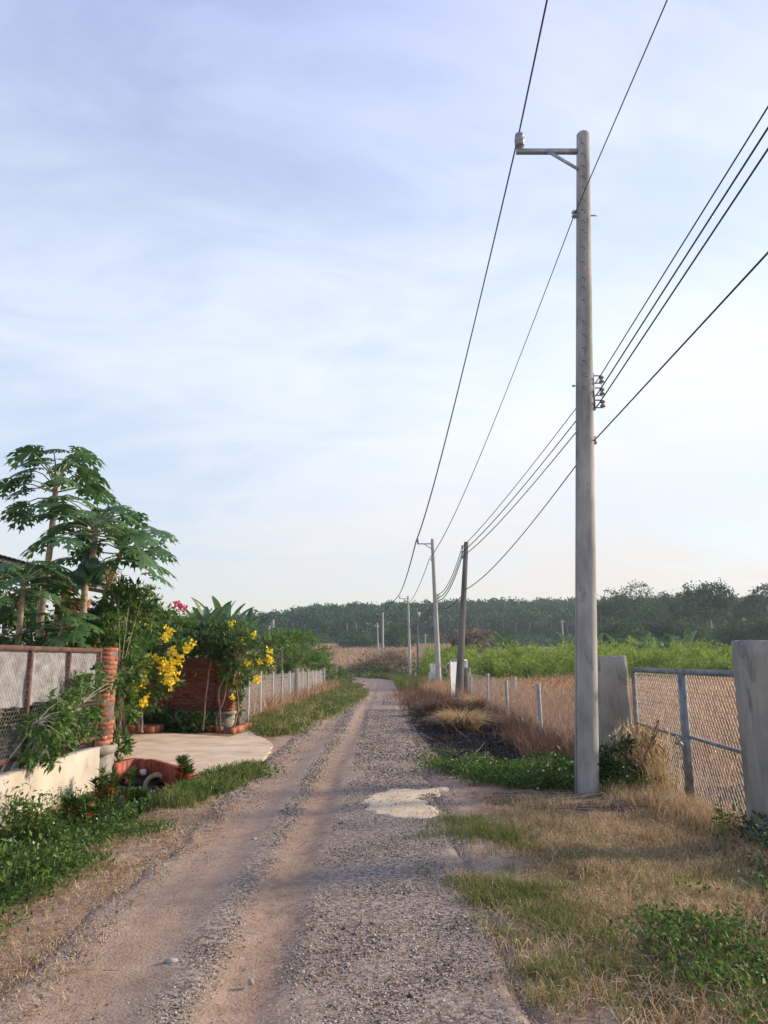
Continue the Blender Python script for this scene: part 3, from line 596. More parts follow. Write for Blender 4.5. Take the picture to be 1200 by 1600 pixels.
cable('thin single cable held by the small spool below the side arm', [(2.35,-28,7.6), sp1, P(671,873,45), P(636,944,80), P(595,965,112)], [.25,.55,.5,.4], .007)
rr_ = []
for k, (lab, yr, ys_, yd, y2, y3) in enumerate((('topmost of three low cables through the spool rack',592,165,855,928,974),('middle of three low cables through the spool rack',613,198,863,933,977),('lowest of three low cables through the spool rack',632,231,870,938,980))):
    s_ = P(935,yr,9.4); a_ = ray(1200,ys_); t_ = 2.78/a_[0]; q = np.array((2.78, a_[1]*t_, EYE+a_[2]*t_)); s_ = np.array(s_); d_ = (q-s_)/(s_[1]-q[1]); e_ = s_+d_*37
    cable(lab, [e_, s_, P(722,yd,31-.12), P(685.5,y2,44.9), P(641.5,y3,80)], [0.02,.12+.03*k,.42,.5], .0085 if k else .007)
s_ = np.array(P(929,688,9.36)); a_ = ray(1200,393); t_ = 2.72/a_[0]; q = np.array((2.72, a_[1]*t_, EYE+a_[2]*t_)); d_ = (q-s_)/(s_[1]-q[1])
cable('lowest lone cable clamped below the spool rack', [s_+d_*37, s_, P(729.5,920,30.8), P(690,950,45)], [0.02,.25,.25], .0085)

# ------------------------------------------------------------------ RIGHT: gate, posts, fences
def rough_post(label, x0, x1, y0, y1, z0, z1, lean=(0,0)):
    m = MB(); nz = 14; V = []
    prof = []
    for k in range(4):
        pass
    nu = 6; ring = []
    for e_ in range(4):
        cs = [(x0,y0),(x1,y0),(x1,y1),(x0,y1)]; a = cs[e_]; b = cs[(e_+1)%4]
        for t in np.arange(nu)/nu: ring.append((a[0]+(b[0]-a[0])*t, a[1]+(b[1]-a[1])*t))
    ring = np.array(ring); n = len(ring); cx, cy = (x0+x1)/2, (y0+y1)/2
    for k in range(nz+1):
        z = z0+(z1-z0)*k/nz; s_ = 1.0 if k < nz else .985
        for j, (x, y) in enumerate(ring):
            corner = (j % nu == 0); ins = .975 if corner else 1.0
            V.append((cx+(x-cx)*s_*ins+lean[0]*k/nz+rng.uniform(-.004,.004), cy+(y-cy)*s_*ins+lean[1]*k/nz+rng.uniform(-.004,.004), z+(rng.uniform(-.010,.012) if k == nz else 0)))
    V.append((cx+lean[0], cy+lean[1], z1+.005)); top = (nz)*n
    F = [[k*n+j, k*n+(j+1)%n, (k+1)*n+(j+1)%n, (k+1)*n+j] for k in range(nz) for j in range(n)]
    m.add(V, F); m.f.append(np.array([[top+j, top+(j+1)%n, len(V)-1] for j in range(n)]))
    o = m.build('gate_post', M['postcon'], loc=(cx,cy,z0)); tag(o, label, 'gate post', 'concrete gate posts')
    return o
rough_post('square concrete gate post behind the nearest utility pole', 2.93,3.36,10.62,10.95,-.15,1.595,(-.06,0))
rough_post('square concrete gate post at the near end of the wire gate', 3.27,3.68,6.90,7.32,-.2,1.72,(-.02,0))
gt = thing('wire_gate', 'double leaf galvanised gate filled with chain link wire', 'gate', (3.33,8.9,0))
def gate_leaf(y0, y1, xa, xb):
    m = MB(); z0, z1 = .02, 1.42; w_ = .045
    X = lambda y: xa+(xb-xa)*(y-y0)/(y1-y0)
    p = lambda y, z: (X(y), y, z)
    bar(m, p(y0,z1), p(y1,z1), .04, .06); bar(m, p(y0,z0), p(y1,z0), .035, .055); 
    bar(m, p(y0+.02,z0+.022), p(y0+.02,z1-.03), w_, w_); bar(m, p(y1-.02,z0+.022), p(y1-.02,z1-.03), w_, w_)
    bar(m, p(y0+.045,.71), p(y1-.045,.73), .03, .032)
    lf = m.build('gate_leaf', M['gatesteel'], gt)
    m = MB(); diamonds(m, (X(y0+.04)+.012,y0+.04), (X(y1-.04)+.012,y1-.04), z0+.02, z1-.03, .07, .0021, 1.5); m.build('chain_link', M['netwire'], lf)
    return lf
gate_leaf(7.22, 8.72, 3.31, 3.32); gate_leaf(8.76, 10.52, 3.31, 3.34)
pl = thing('padlock', 'small brass padlock hanging where the gate leaves meet', 'padlock', (3.25,8.80,.66)); m = MB(); box(m, (3.245,8.83,.655), (.025,.07,.055)); m.build('lock_body', M['brass'], pl)
m = MB(); tube(m, [(3.245,8.81,.68),(3.245,8.81,.715),(3.245,8.83,.728),(3.245,8.85,.715),(3.245,8.85,.68)], .005, 6); m.build('shackle', M['steel'], pl)
m = MB(); th = np.linspace(0, 2*math.pi, 14)
for k in range(3): tube(m, [(3.26+.02*math.sin(a*2), 8.78+.035*math.cos(a)-.02*k, .66+.03*math.sin(a)-.01*k) for a in th], .005, 5, cap=False)
m.build('chain', M['steel'], pl)
# chain link fence with pipe posts
fr = thing('wire_fence', 'low chain link fence with steel pipe posts before the dry grass', 'fence', (3.0,15,0))
posts = [((841,1069),(847,1161)),((791,1064),(793.5,1133)),((762,1053),(762,1115)),((736,1057),(736,1100))]
line = [(2.99,11.0)]
for (a,b),(c,d) in posts:
    g = G(c,d); t_ = P(a,b,g[1]); m = MB(); tube(m, [(g[0],g[1],-.2),(t_[0],t_[1],t_[2])], .038, 10); tube(m, [(t_[0],t_[1],t_[2]-.04),(t_[0],t_[1],t_[2]+.01)], [.046,.044], 10); m.build('fence_post', M['steel'], fr, smooth=False); line.append((g[0],g[1]))
line.append((3.3,31.2)); m = MB()
for a,b in zip(line[:-1], line[1:]): diamonds(m, a, b, .05, 1.08, .085, .0013, 1.0)
for a,b in zip(line[:-1], line[1:]):
    for z in (1.08,.56,.06): segs(m, [(a[0],a[1],z)], [(b[0],b[1],z)], .003)
m.build('chain_link', M['netwire_rust'], fr)
def small_post(label, px, y0, y1, Y, w_, material, group=None, lean=0, zb=None):
    a = P(px, y1, Y); b = P(px+lean, y0, Y); m = MB(); zb = float(terr(a[0],Y))-.2 if zb is None else zb; tube(m, [(a[0],Y,zb),(b[0],Y,b[2])], w_*.7, 4, sq=True)
    return tag(m.build('fence_post', M[material], loc=(a[0],Y,zb)), label, 'fence post', group)
small_post('white concrete post standing inside the dry grass field behind the fence', 804.6, 1057, 1095, 26, .085, 'whitem')
small_post('broad grey concrete post beside the white sheet gate', 730, 1043, 1092, 31.4, .27, 'postcon')
small_post('rusty red post between the dark square pole and the grey concrete post', 720.5, 1054, 1088, 31.3, .10, 'orangered')
small_post('short white marker post beside the thin dark pole', 649, 1050, 1064, 74, .17, 'whitem')
small_post('short white post at the end of the low white sheet fence', 671, 1050, 1062, 46, .10, 'whitem')
def sheet(label, x0, x1, ytop, Y0, Y1, zt=None, name='sheet_gate', cat='gate'):
    a = P(x0, ytop, Y0); b = P(x1, ytop, Y1); g = thing(name, label, cat, ((a[0]+b[0])/2, (Y0+Y1)/2, 0)); m = MB(); za = float(terr(a[0],Y0)); n = max(2, int(np.hypot(b[0]-a[0], Y1-Y0)/.12)); V = []; F = []
    for k in range(n+1):
        t = k/n; off = .012*(k%2); x = a[0]+(b[0]-a[0])*t; y = Y0+(Y1-Y0)*t+off; V += [(x,y,za),(x,y,a[2]),(x,y+.02,a[2]),(x,y+.02,za)]
    for k in range(n):
        i = k*4; F += [[i,i+4,i+5,i+1],[i+1,i+5,i+6,i+2],[i+2,i+6,i+7,i+3]]
    m.add(V,F); m.build('sheet_panel', M['whitem'], g); m = MB(); y_ = min(Y0,Y1)-.03
    bar(m, (a[0],Y0-.03,a[2]+.02), (b[0],Y1-.03,a[2]+.02), .04); bar(m, (a[0]-.02,Y0-.03,za), (a[0]-.02,Y0-.03,a[2]), .05); bar(m, (b[0]+.02,Y1-.03,za), (b[0]+.02,Y1-.03,a[2]), .05); m.build('frame', M['whitem'], g)
sheet('tall white metal sheet gate behind the dark square pole', 704, 729, 1032, 32, 32.5)
sheet('low white metal sheets behind the leaning pale pole', 673, 701, 1037, 47, 47.3, name='sheet_fence', cat='fence')

# ------------------------------------------------------------------ LEFT: wall, wire panels, brickwork
Xw = -3.80; PY = 10.72
fw = thing('roadside_wall', 'cream cement garden wall topped with rusty framed wire panels', 'wall', (Xw,6,0))
m = MB(); nyy = 40; ys_ = np.linspace(-3, PY, nyy); V = []; F = []
for k, y in enumerate(ys_):
    zt = .41+rng.uniform(-.004,.004)
    for x, z in ((Xw,-.5),(Xw+.0,-.1),(Xw,.15),(Xw,zt-.012),(Xw-.012,zt),(Xw-.14,zt),(Xw-.152,zt-.012),(Xw-.152,-.5)): V.append((x+rng.uniform(-.002,.002),y,z))
for k in range(nyy-1):
    for j in range(7): i = k*8+j; F.append([i, i+8, i+9, i+1])
m.add(V,F); m.add(V[-8:], [[0,1,2,3],[3,4,5,6],[0,3,6,7]]); m.build('wall', M['wallcon'], fw)
sp = 1.04; xr = Xw-.07; yp = PY-.05; mesh_m = MB(); cl = MB(); fm = MB()
bar(fm, (xr,-3,1.675), (xr,yp,1.675), .045, .05); bar(fm, (xr,-3,.53), (xr,yp,.53), .04, .045)
m.build if 0 else None
fm.build('top_rail', M['rust'], fw)
k = 0
y = yp-.02
while y > -3:
    m = MB(); bar(m, (xr,y,.405), (xr,y,1.648), .042, .042); m.build('post', M['rust'], fw); y -= sp
y = yp-.04
while y > -2:
    hexmesh(mesh_m, (xr+.028,y-sp+.06), (xr+.028,y-.02), .55, 1.66, .062, .0016); y -= sp
mesh_m.build('chicken_wire', M['netwire_rust'], fw)
yy = np.arange(-3, yp-.03, .05); zz_ = np.linspace(1.07, 1.655, 14); Yg, Zg = np.meshgrid(yy, zz_); 
xg = xr-.03+.012*np.sin(Yg*14+2*np.sin(Zg*9))*(1-.6*(Zg-1.07)/.6)+.02*(fb(Yg.ravel(),Zg.ravel(),.25,90).reshape(Yg.shape)-.5)
Zg = Zg+np.where(Zg<1.08, .018*np.sin(Yg*5)+.012*np.sin(Yg*13), 0); ny_ = len(yy); i = np.arange(ny_-1)[None,:]+np.arange(13)[:,None]*ny_
cl.add(np.stack([xg.ravel(),Yg.ravel(),Zg.ravel()],1), np.stack([i,i+1,i+1+ny_,i+ny_],-1).reshape(-1,4)); cl.build('shade_cloth', M['cloth'], fw, smooth=True)

def brickwork(mb, mm, p0, p1, th, z0, z1, ch=.064, bl=.20, jit=.004):   # wall of separate bricks between two plan points (centre line)
    p0 = np.array(p0, float); p1 = np.array(p1, float); Ln = np.linalg.norm(p1-p0); d = (p1-p0)/Ln; nrm_ = np.array([-d[1], d[0]])
    ax = np.array([[d[0],nrm_[0],0],[d[1],nrm_[1],0],[0,0,1.]]); c = 0; z = z0
    while z+ch*.5 < z1:
        off = -bl/2 if c % 2 else 0.0; u = off
        while u < Ln-.01:
            a = max(u, 0)+.004; b = min(u+bl-.008, Ln-.004); u += bl
            if b-a < .03: continue
            cc = p0+d*(a+b)/2+nrm_*rng.uniform(-jit,jit); box(mb, (cc[0],cc[1],z+ch/2-.004), (b-a, th, ch-.010), ax, jit=.0015)
        z += ch; c += 1
    cc = (p0+p1)/2; box(mm, (cc[0],cc[1],(z0+z)/2-.004), (Ln-.012, th-.016, z-z0-.01), ax)
def pillar(t, x0, x1, y0, y1, z0, z1, material='brick', cap=True):
    m = MB(); mm = MB(); c = 0; z = z0; ch = .062; cx, cy = (x0+x1)/2, (y0+y1)/2; wx, wy = x1-x0, y1-y0
    while z < z1-.01:
        g = 0
        if cap and z > z1-.24: g = .025+.012*int((z-(z1-.24))/ch)
        j = rng.uniform(-.006,.006,2); n_ = 2
        W_, H_ = wx+2*g, wy+2*g; fx = .5+(.17 if c % 2 else -.17)*(wx > 0); fy = .5+(-.17 if c % 2 else .17)
        for (a0,a1) in ((0,fx),(fx,1)):
            for (b0,b1) in ((0,fy),(fy,1)):
                k_ = rng.uniform(-.004,.004,2); box(m, (cx+j[0]+W_*((a0+a1)/2-.5)+k_[0], cy+j[1]+H_*((b0+b1)/2-.5)+k_[1], z+ch/2), (W_*(a1-a0)-.010, H_*(b1-b0)-.010, ch-.013), jit=.002)
        z += ch; c += 1
    box(mm, (cx,cy,(z0+z1)/2), (wx-.018, wy-.018, z1-z0-.02))
    o = m.build('pillar', M[material], t); mm.build('mortar', M['mortar'], o); return o
bp = thing('brick_pillar', 'narrow orange brick pillar ending the cement wall with wire panels', 'pillar', (-3.92,10.9,0))
pillar(bp, -4.10,-3.76,10.73,11.07,.42,1.72,'brickor',cap=False)
m = MB(); box(m, (-3.93,10.91,.34), (.40,.40,.10), jit=.004); box(m, (-3.93,10.91,.02), (.37,.37,.54), jit=.004); m.build('pillar_base', M['coping'], bp)
wn = thing('brick_wall', 'low brick wing wall hidden behind the yellow flowering tree', 'wall', (-4.9,13,0)); a = MB(); b = MB()
brickwork(a, b, (-4.25,11.1), (-5.98,14.7), .20, .0, 1.62); o = a.build('bricks', M['brick'], wn); b.build('mortar', M['mortar'], o)
P1 = thing('brick_pillar', 'tall brick gate pillar with stepped cap and red lantern on top', 'pillar', (-6.08,15.05,0)); pillar(P1, -6.32,-5.85,14.8,15.3,0,2.72)
P2 = thing('brick_pillar', 'tall brick gate pillar behind the crown of the yellow flowering tree', 'pillar', (-6.1,18.55,0)); pillar(P2, -6.3,-5.86,18.35,18.8,.35,2.75); m = MB(); box(m, (-6.08,18.57,.15), (.48,.50,.38), jit=.004); m.build('pillar_base', M['coping'], P2)
ig = thing('iron_gate', 'black iron bar gate between the tall brick pillars', 'gate', (-6.05,16.8,0)); m = MB()
for y in np.arange(15.4,18.3,.12): box(m, (-6.05,y,1.15), (.022,.022,2.1))
for z in (.15,1.3,2.1): box(m, (-6.05,16.83,z), (.035,2.96,.04))
m.build('bars', M['wire'], ig)
bw = thing('brick_wall', 'red brick wing wall on a stone plinth behind the driveway', 'wall', (-4.6,17.9,0)); a = MB(); b = MB(); pa = (-5.80,18.55); pb = (-3.78,17.85)
brickwork(a, b, pa, pb, .20, .42, 1.56); o = a.build('bricks', M['brick'], bw); b.build('mortar', M['mortar'], o)
m = MB(); bar(m, (*pa,1.585), (*pb,1.585), .27, .05); bar(m, (*pa,.385), (*pb,.385), .28, .06); m.build('coping', M['coping'], bw)
m = MB(); u = 0; d = np.array(pb)-np.array(pa); Ln = np.linalg.norm(d); d /= Ln
while u < Ln-.05:
    w_ = rng.uniform(.22,.36); 
    for z0_,z1_ in ((-.05,.17),(.18,.35)): cc = np.array(pa)+d*min(u+w_/2,Ln-.05); box(m, (cc[0],cc[1],(z0_+z1_)/2), (w_-.02,.26,z1_-z0_), np.array([[d[0],-d[1],0],[d[1],d[0],0],[0,0,1]]), jit=.008)
    u += w_
m.build('plinth_stones', M['stonepl'], bw)
bp2 = thing('brick_pillar', 'red brick pillar ending the wing wall beside the wire fence', 'pillar', (-3.57,17.8,0)); pillar(bp2, -3.76,-3.38,17.62,18.0,.43,1.66)
m = MB(); box(m, (-3.57,17.81,.385), (.44,.44,.07), jit=.004); box(m, (-3.57,17.81,.15), (.38,.38,.40), jit=.006); m.build('pillar_base', M['coping'], bp2)

def brick_line(name, label, pts, z, h, material='brickor', depth=.10, step=.21, cat='kerb'):
    m = MB(); pts = np.array(pts)[:, :2]; seg = np.linalg.norm(np.diff(pts,axis=0),axis=1); cum = np.concatenate([[0],np.cumsum(seg)]); s = step/2
    while s < cum[-1]:
        x = np.interp(s,cum,pts[:,0]); y = np.interp(s,cum,pts[:,1]); x2 = np.interp(s+.01,cum,pts[:,0]); y2 = np.interp(s+.01,cum,pts[:,1]); a = math.atan2(y2-y,x2-x) if s+.01 < cum[-1] else a
        box(m, (x,y,z+rng.uniform(-.004,.004)), (step-.012, depth, h), rotz(a+rng.uniform(-.03,.03)), jit=.003); s += step
    return tag(m.build(name, M[material]), label, cat)
brick_line('brick_kerb', 'low brick kerb along the back of the driveway', [G(210,1137),G(224,1138),G(300,1142),G(352,1145.5)], .06, .13, 'brickor', .11, .24)
brick_line('brick_kerb', 'short brick kerb running out from the wing wall pillar to the verge', [G(361,1147),G(388,1137)], .05, .13, 'brickor', .11, .24)
pn = thing('brick_planter', 'small square brick planter around the flowering tree stem', 'planter', (-5.1,16.3,0)); m = MB(); pc = G(219,1148)
for s_, (ax_) in (((0,-.28),0),((0,.28),0),((-.30,0),1),((.30,0),1)):
    for q in (-.2,0,.2):
        dx, dy = (q,0) if ax_ == 0 else (0,q*.85)
        box(m, (pc[0]+s_[0]+dx, pc[1]+.3+s_[1]+dy, .10), ((.19,.10,.14) if ax_ == 0 else (.10,.165,.14)), jit=.003)
m.build('bricks', M['brickor'], pn); m = MB(); box(m, (pc[0],pc[1]+.3,.09), (.46,.42,.08)); m.build('soil', M['twig'], pn)
# culvert
cu = thing('culvert', 'round concrete drain pipe opening under the driveway edge', 'culvert', (-3.25,11.2,-.2)); m = MB(); rO, rI = .19,.13; cz = -.175; cx = -3.14
for y0,y1 in ((11.12,12.1),):
    lathe(m, (cx,y0,cz), [(rI,.74),(rI,.0),(rI+.01,-.01),(rO-.01,-.012),(rO,0),(rO,.74)], 30, tilt=np.array([[1,0,0],[0,0,1],[0,1,0]]))
m.build('pipe', M['postcon'], cu, smooth=True)
m = MB(); box(m, (-3.14,11.92,-.20), (.5,.10,.40), jit=.01); m.build('headwall', M['char_shade'], cu); m = MB(); box(m, (-3.72,11.75,-.16), (.55,.25,.30), jit=.02); m.build('headwall', M['stonepl'], cu); m = MB(); box(m, (-2.80,11.55,-.14), (.42,.25,.26), jit=.02); m.build('headwall', M['stonepl'], cu)  # near-black box behind the pipe colours in its inner shade
rp_ = [G(178,1196,.12),G(207,1187,.12),G(240,1189,.12),G(270,1198,.12),G(296,1213,.12)]
ro = brick_line('brick_kerb', 'curved row of upright bricks retaining the driveway above the drain pipe', rp_, .02, .24, 'brick', .10, .15, cat='kerb')
# ------------------------------------------------------------------ rocks and stones
def rock(label, c, s, group, material='stone'):
    m = MB(); n = 7; k = 6; V = []
    for i in range(1,k):
        ph = math.pi*i/k
        for j in range(n): th_ = 2*math.pi*j/n+i*.3; r_ = 1+rng.uniform(-.22,.2); V.append((r_*math.sin(ph)*math.cos(th_)*s[0], r_*math.sin(ph)*math.sin(th_)*s[1], r_*math.cos(ph)*s[2]))
    V += [(0,0,s[2]),(0,0,-s[2])]; q = len(V); F = [[i*n+j,(i+1)*n+j,(i+1)*n+(j+1)%n,i*n+(j+1)%n] for i in range(k-2) for j in range(n)]
    V = np.array(V) @ rotz(rng.uniform(0,3)).T+np.array(c); m.add(V,F); m.f.append(np.array([[j,(j+1)%n,q-2] for j in range(n)])); m.f.append(np.array([[(k-2)*n+(j+1)%n,(k-2)*n+j,q-1] for j in range(n)]))
    return tag(m.build('stone', M[material], loc=tuple(c)), label, 'stone', group)
for lab, px, py, s in (('flat grey brown stone on the gravel between the two wheel tracks',267,1500,(.040,.03,.016)),('dark lone stone on the dusty left wheel track',397,1310,(.030,.026,.016)),('pale stone lying beside the red wheel track near the bottom of the photo',392,1532,(.020,.016,.014)),('larger pale stone at the near end of the road, right of the red track',472,1518,(.02,.018,.013))):
    g = G(px,py,.01); rock(lab, (g[0],g[1],float(base_h(g[1]))+.004), s, 'larger stones lying on the road')
for lab, px, py, z, s in (('brown boulder in the ditch behind the balsam plants',212,1208,-.08,(.14,.13,.11)),('rounded boulder left of the drain pipe opening',212,1243,-.22,(.11,.10,.10)),('white broken rubble stone above the drain pipe',224,1207,-.03,(.07,.06,.05))):
    g = G(px,py,z); rock(lab, g, s, 'stones around the drain pipe', 'whitem' if 'white' in lab else 'stone')

# ------------------------------------------------------------------ shed, lanterns
sh = thing('open_shed', 'open sided shed with dark metal roof behind the papaya trees', 'shed', (-9,18,0))
m = MB(); n = 60
for k in range(n):
    y0 = 12.6+k*.2; 
    V = [(-7.5,y0,3.55),(-7.5,y0+.1,3.58),(-7.5,y0+.2,3.55),(-14,y0,4.7),(-14,y0+.1,4.73),(-14,y0+.2,4.7)]; m.add(V,[[0,1,4,3],[1,2,5,4]])
m.build('roof', M['roof'], sh)
for y in (13.2,17.4,22.5):
    for x in (-7.9,-13): m = MB(); bar(m, (x,y,-.1), (x,y,3.6 if x > -8 else 4.5), .15, .15); m.build('column', M['steel'], sh)
m = MB()
for x in (-7.7,-9.2,-10.8,-12.4): box(m, (x,18.6,3.5+(-7.5-x)*.177), (.06,12,.10))
for y in (13.2,17.4,22.5): bar(m, (-7.6,y,3.42), (-13.8,y,4.50), .08, .14)
m.build('purlins', M['steel'], sh)
for lab, px, py, Y in (('round red lantern hanging under the shed roof at the papaya leaves',22,942,14.9),('round red lantern sitting on the tall gate pillar',104,921,15.05)):
    c = P(px,py,Y); 
    if Y > 15: c = (c[0],Y,2.72+.10)
    l_ = thing('red_lantern', lab, 'lantern', c, 'red lanterns'); m = MB(); lathe(m, c, [(.03,-.12),(.085,-.09),(.12,0),(.085,.09),(.03,.12),(0,.12)], 16); m.build('shade', M['red'], l_, smooth=True); m = MB(); lathe(m, c, [(.0,-.125),(.035,-.125),(.035,-.115),(0,-.115)], 10); m.build('ring', M['brass'], l_); m = MB(); lathe(m, c, [(.0,.115),(.035,.115),(.035,.13),(0,.13)], 10); m.build('ring', M['brass'], l_)
    if Y < 15: m = MB(); tube(m, [(c[0],c[1],c[2]+.12),(-7.75,13.6,3.55)], .004, 4); m.build('hanging_string', M['wire'], l_)

# ------------------------------------------------------------------ LEFT FENCE beyond the pillar
lf = thing('wire_fence', 'grey concrete post and wire fence along the green verge', 'fence', (-3.3,25,0))
cxs = [(385,0,.055),(404.5,0,.055),(423,0,.055),(437,0,.055),(450,0,.055),(459,1,.26),(470,0,.06),(478,0,.06),(487,0,.06),(492,0,.06),(498,0,.06),(503,1,.24)]
fp = []
for px, thick, w_ in cxs:
    t = 3.3*1200/(600-px); Y = t*1.04; X = -3.3; z = float(base_h(Y)); fp.append((X,Y)); m = MB(); h = 1.25 if not thick else 1.32
    tube(m, [(X,Y,z-.2),(X+rng.uniform(-.03,.03),Y,z+h+rng.uniform(-.03,.03))], w_*(1.0 if not thick else .7), 4, sq=True); m.build('fence_post', M['pole_far'] if not thick else M['postcon'], lf)
m = MB(); fp = [(-3.3,18.1)]+fp
for a,b in zip(fp[:-1],fp[1:]):
    z = float(base_h(a[1])); diamonds(m, a, b, z+.06, z+1.15, .11, .0022, 1.0)
    for q in np.arange(.1,1.2,.11): segs(m, [(*a,z+q)], [(*b,float(base_h(b[1]))+q)], .0022)
m.build('wire_mesh', M['netwire'], lf)
lf2 = thing('wire_fence', 'far weathered post fence near the road bend among dead grass', 'fence', (-3.6,58,0)); prev = None; m2 = MB()
for k,(X,Y) in enumerate([(-3.9,52),(-3.8,55),(-3.8,58),(-3.7,61),(-3.6,65),(-3.5,69)]):
    z = float(base_h(Y)); m = MB(); tube(m, [(X,Y,z-.2),(X,Y,z+1.35)], .11, 4, sq=True); m.build('fence_post', M['postcon'], lf2)
    if prev: 
        for q in (.3,.6,.9,1.2): segs(m2, [(prev[0],prev[1],z+q)], [(X,Y,z+q)], .006)
    prev = (X,Y)
m2.build('wire_strands', M['netwire'], lf2)

# ------------------------------------------------------------------ PLANTS
def limb(m, p, q, r0, r1, wob=.04, n=6):
    p = np.array(p,float); q = np.array(q,float); Ln = np.linalg.norm(q-p); pts = [p+(q-p)*t+(rng.normal(size=3)*wob*Ln*math.sin(math.pi*t)*.5) for t in np.linspace(0,1,n)]
    tube(m, pts, np.linspace(r0,r1,n), 8); return pts
def papleaf(m, c, d, size, tilt):
    # palmate leaf: seven lobes, each with side teeth; c = stalk end, d = heading (xy), drooping
    lobes = [(-150,.52),(-105,.78),(-62,.95),(-28,1.05),(0,1.12),(28,1.05),(62,.95),(105,.78),(150,.52)]
    a0 = math.atan2(d[1], d[0]); V = []; F = []
    ct, st = math.cos(a0), math.sin(a0); roll = rng.uniform(-.5,.5)
    def tr(u, v):
        r2 = u*u+v*v; z = -tilt*u-.42*r2/max(size,.1)+.06*math.sqrt(r2)+roll*v
        return (c[0]+ct*u-st*v, c[1]+st*u+ct*v, c[2]+z)
    for ang, ln in lobes:
        a = R(ang+rng.uniform(-5,5)); L_ = ln*size*rng.uniform(.9,1.08); ca, sa = math.cos(a), math.sin(a); W = .12*size
        def pt(u, v): return tr(ca*u-sa*v, sa*u+ca*v)
        i = len(V); V += [tr(0,0), pt(.30*L_,W*.8), pt(.52*L_,W*.95), pt(.60*L_,W*.45), pt(.80*L_,W*.85), pt(.82*L_,W*.35), pt(L_,0), pt(.82*L_,-W*.35), pt(.80*L_,-W*.85), pt(.60*L_,-W*.45), pt(.52*L_,-W*.95), pt(.30*L_,-W*.8), pt(.3*L_,0), pt(.6*L_,0), pt(.8*L_,0)]
        F += [[i,i+1,i+12],[i,i+12,i+11],[i+1,i+2,i+12],[i+2,i+3,i+13],[i+2,i+13,i+12],[i+3,i+5,i+14],[i+3,i+14,i+13],[i+3,i+4,i+5],[i+5,i+6,i+14],[i+14,i+6,i+7],[i+14,i+7,i+9],[i+13,i+14,i+9],[i+9,i+7,i+8],[i+12,i+13,i+10],[i+13,i+9,i+10],[i+12,i+10,i+11]]
        for s_ in (1,-1):   # side lobes
            u0, v0, u1, v1 = .42*L_, s_*W*.5, .62*L_, s_*W*2.1; j = len(V); V += [pt(u0,v0), pt(u0+.06*L_,v0+s_*W*1.1), pt(u1,v1), pt(u0+.17*L_,v0+s_*W*.4)]; F += [[j,j+1,j+2],[j,j+2,j+3]]
            u0, v0, u1, v1 = .62*L_, s_*W*.3, .84*L_, s_*W*1.6; j = len(V); V += [pt(u0,v0), pt(u0+.08*L_,v0+s_*W*.9), pt(u1,v1), pt(u0+.15*L_,v0+s_*W*.2)]; F += [[j,j+1,j+2],[j,j+2,j+3]]
    m.add(V,F)
def papaya(label, pts, r0, r1, nl, stalk, size, fruits=(), withered=False, low=-.3, high=.9, azs=None):
    b = pts[0]; t = thing('papaya_tree', label, 'papaya tree', b, 'papaya trees behind the wire panels'); m = MB()
    pp = np.array(pts,float); cum = np.linspace(0,1,len(pp)); s_ = np.linspace(0,1,34); path = np.stack([np.interp(s_,cum,pp[:,k]) for k in range(3)],1)
    tube(m, path, (r0+(r1-r0)*s_)*(1+.07*rng.random(34)), 12); m.build('trunk', M['papbark'], t, smooth=True)
    ml = MB(); ms = MB(); top = path[-1]
    for k in range(nl):
        az = k*2.39996+rng.uniform(-.3,.3); q = k/nl; el = low+(high-low)*q; ln = stalk*rng.uniform(.75,1.1)*(1-.25*q)
        d = np.array([math.cos(az)*math.cos(el), math.sin(az)*math.cos(el), math.sin(el)]); p0 = path[-1-int((1-q)*4)]
        end = p0+d*ln; mid = p0+d*ln*.5+np.array([0,0,.07*ln]); end[2] -= .05*ln
        tube(ms, [p0, mid, end], [.014,.011,.007], 6); papleaf(ml, end, d[:2], size*rng.uniform(.82,1.12), .0+.6*(1-q)*rng.uniform(.3,1.2))
    ml.build('crown', M['papleaf'], t); ms.build('leaf_stalks', M['papstalk'], t, smooth=True)
    for (fx,fy,fz,fs) in fruits:
        m = MB(); lathe(m, (top[0]+fx,top[1]+fy,top[2]+fz), [(0,-1.25*fs),(.45*fs,-1.1*fs),(.85*fs,-.6*fs),(1.0*fs,-.05*fs),(.85*fs,.55*fs),(.5*fs,.95*fs),(.15*fs,1.15*fs),(0,1.2*fs)], 18); m.build('papaya_fruit', M['fruit'], t, smooth=True)
    if withered:
        m = MB(); k = 140; Q = top+rng.normal(size=(k,3))*[.10,.10,.09]; leaves(m, Q, rdir(k,-.4), rdir(k), .13, .022); m.build('withered_blossom', M['deadfl'], t)
def PP(*l): return [P(a,b,Y) for a,b,Y in l]
papaya('tallest papaya tree with the highest crown against the sky', PP((60,1060,13.0),(63,965,13.0),(79,850,13.0),(88,752,13.0)), .065,.042, 25, .80, .39, low=-.35, high=1.1)
papaya('papaya tree carrying large green fruits behind the wire panels', PP((117,1090,12.0),(127,1000,12.0),(134,900,12.0),(146,862,12.0),(150,822,12.0)), .058,.04, 22, .82, .39, fruits=((-.13,-.10,-.80,.13),(.05,-.11,-.66,.125),(-.08,.06,-.55,.12),(.06,.08,-.78,.115)), low=-.25, high=.8)
papaya('papaya tree leaning right with withered pale blossoms on top', PP((143,1060,12.8),(156,970,12.8),(168,915,12.8),(196,848,12.8)), .052,.036, 18, .88, .38, low=-.35, high=.8)
m = None
wt = P(169,895,12.6)
tr_ = [o for o in bpy.data.objects if o.name.startswith('papaya_tree')][-1]
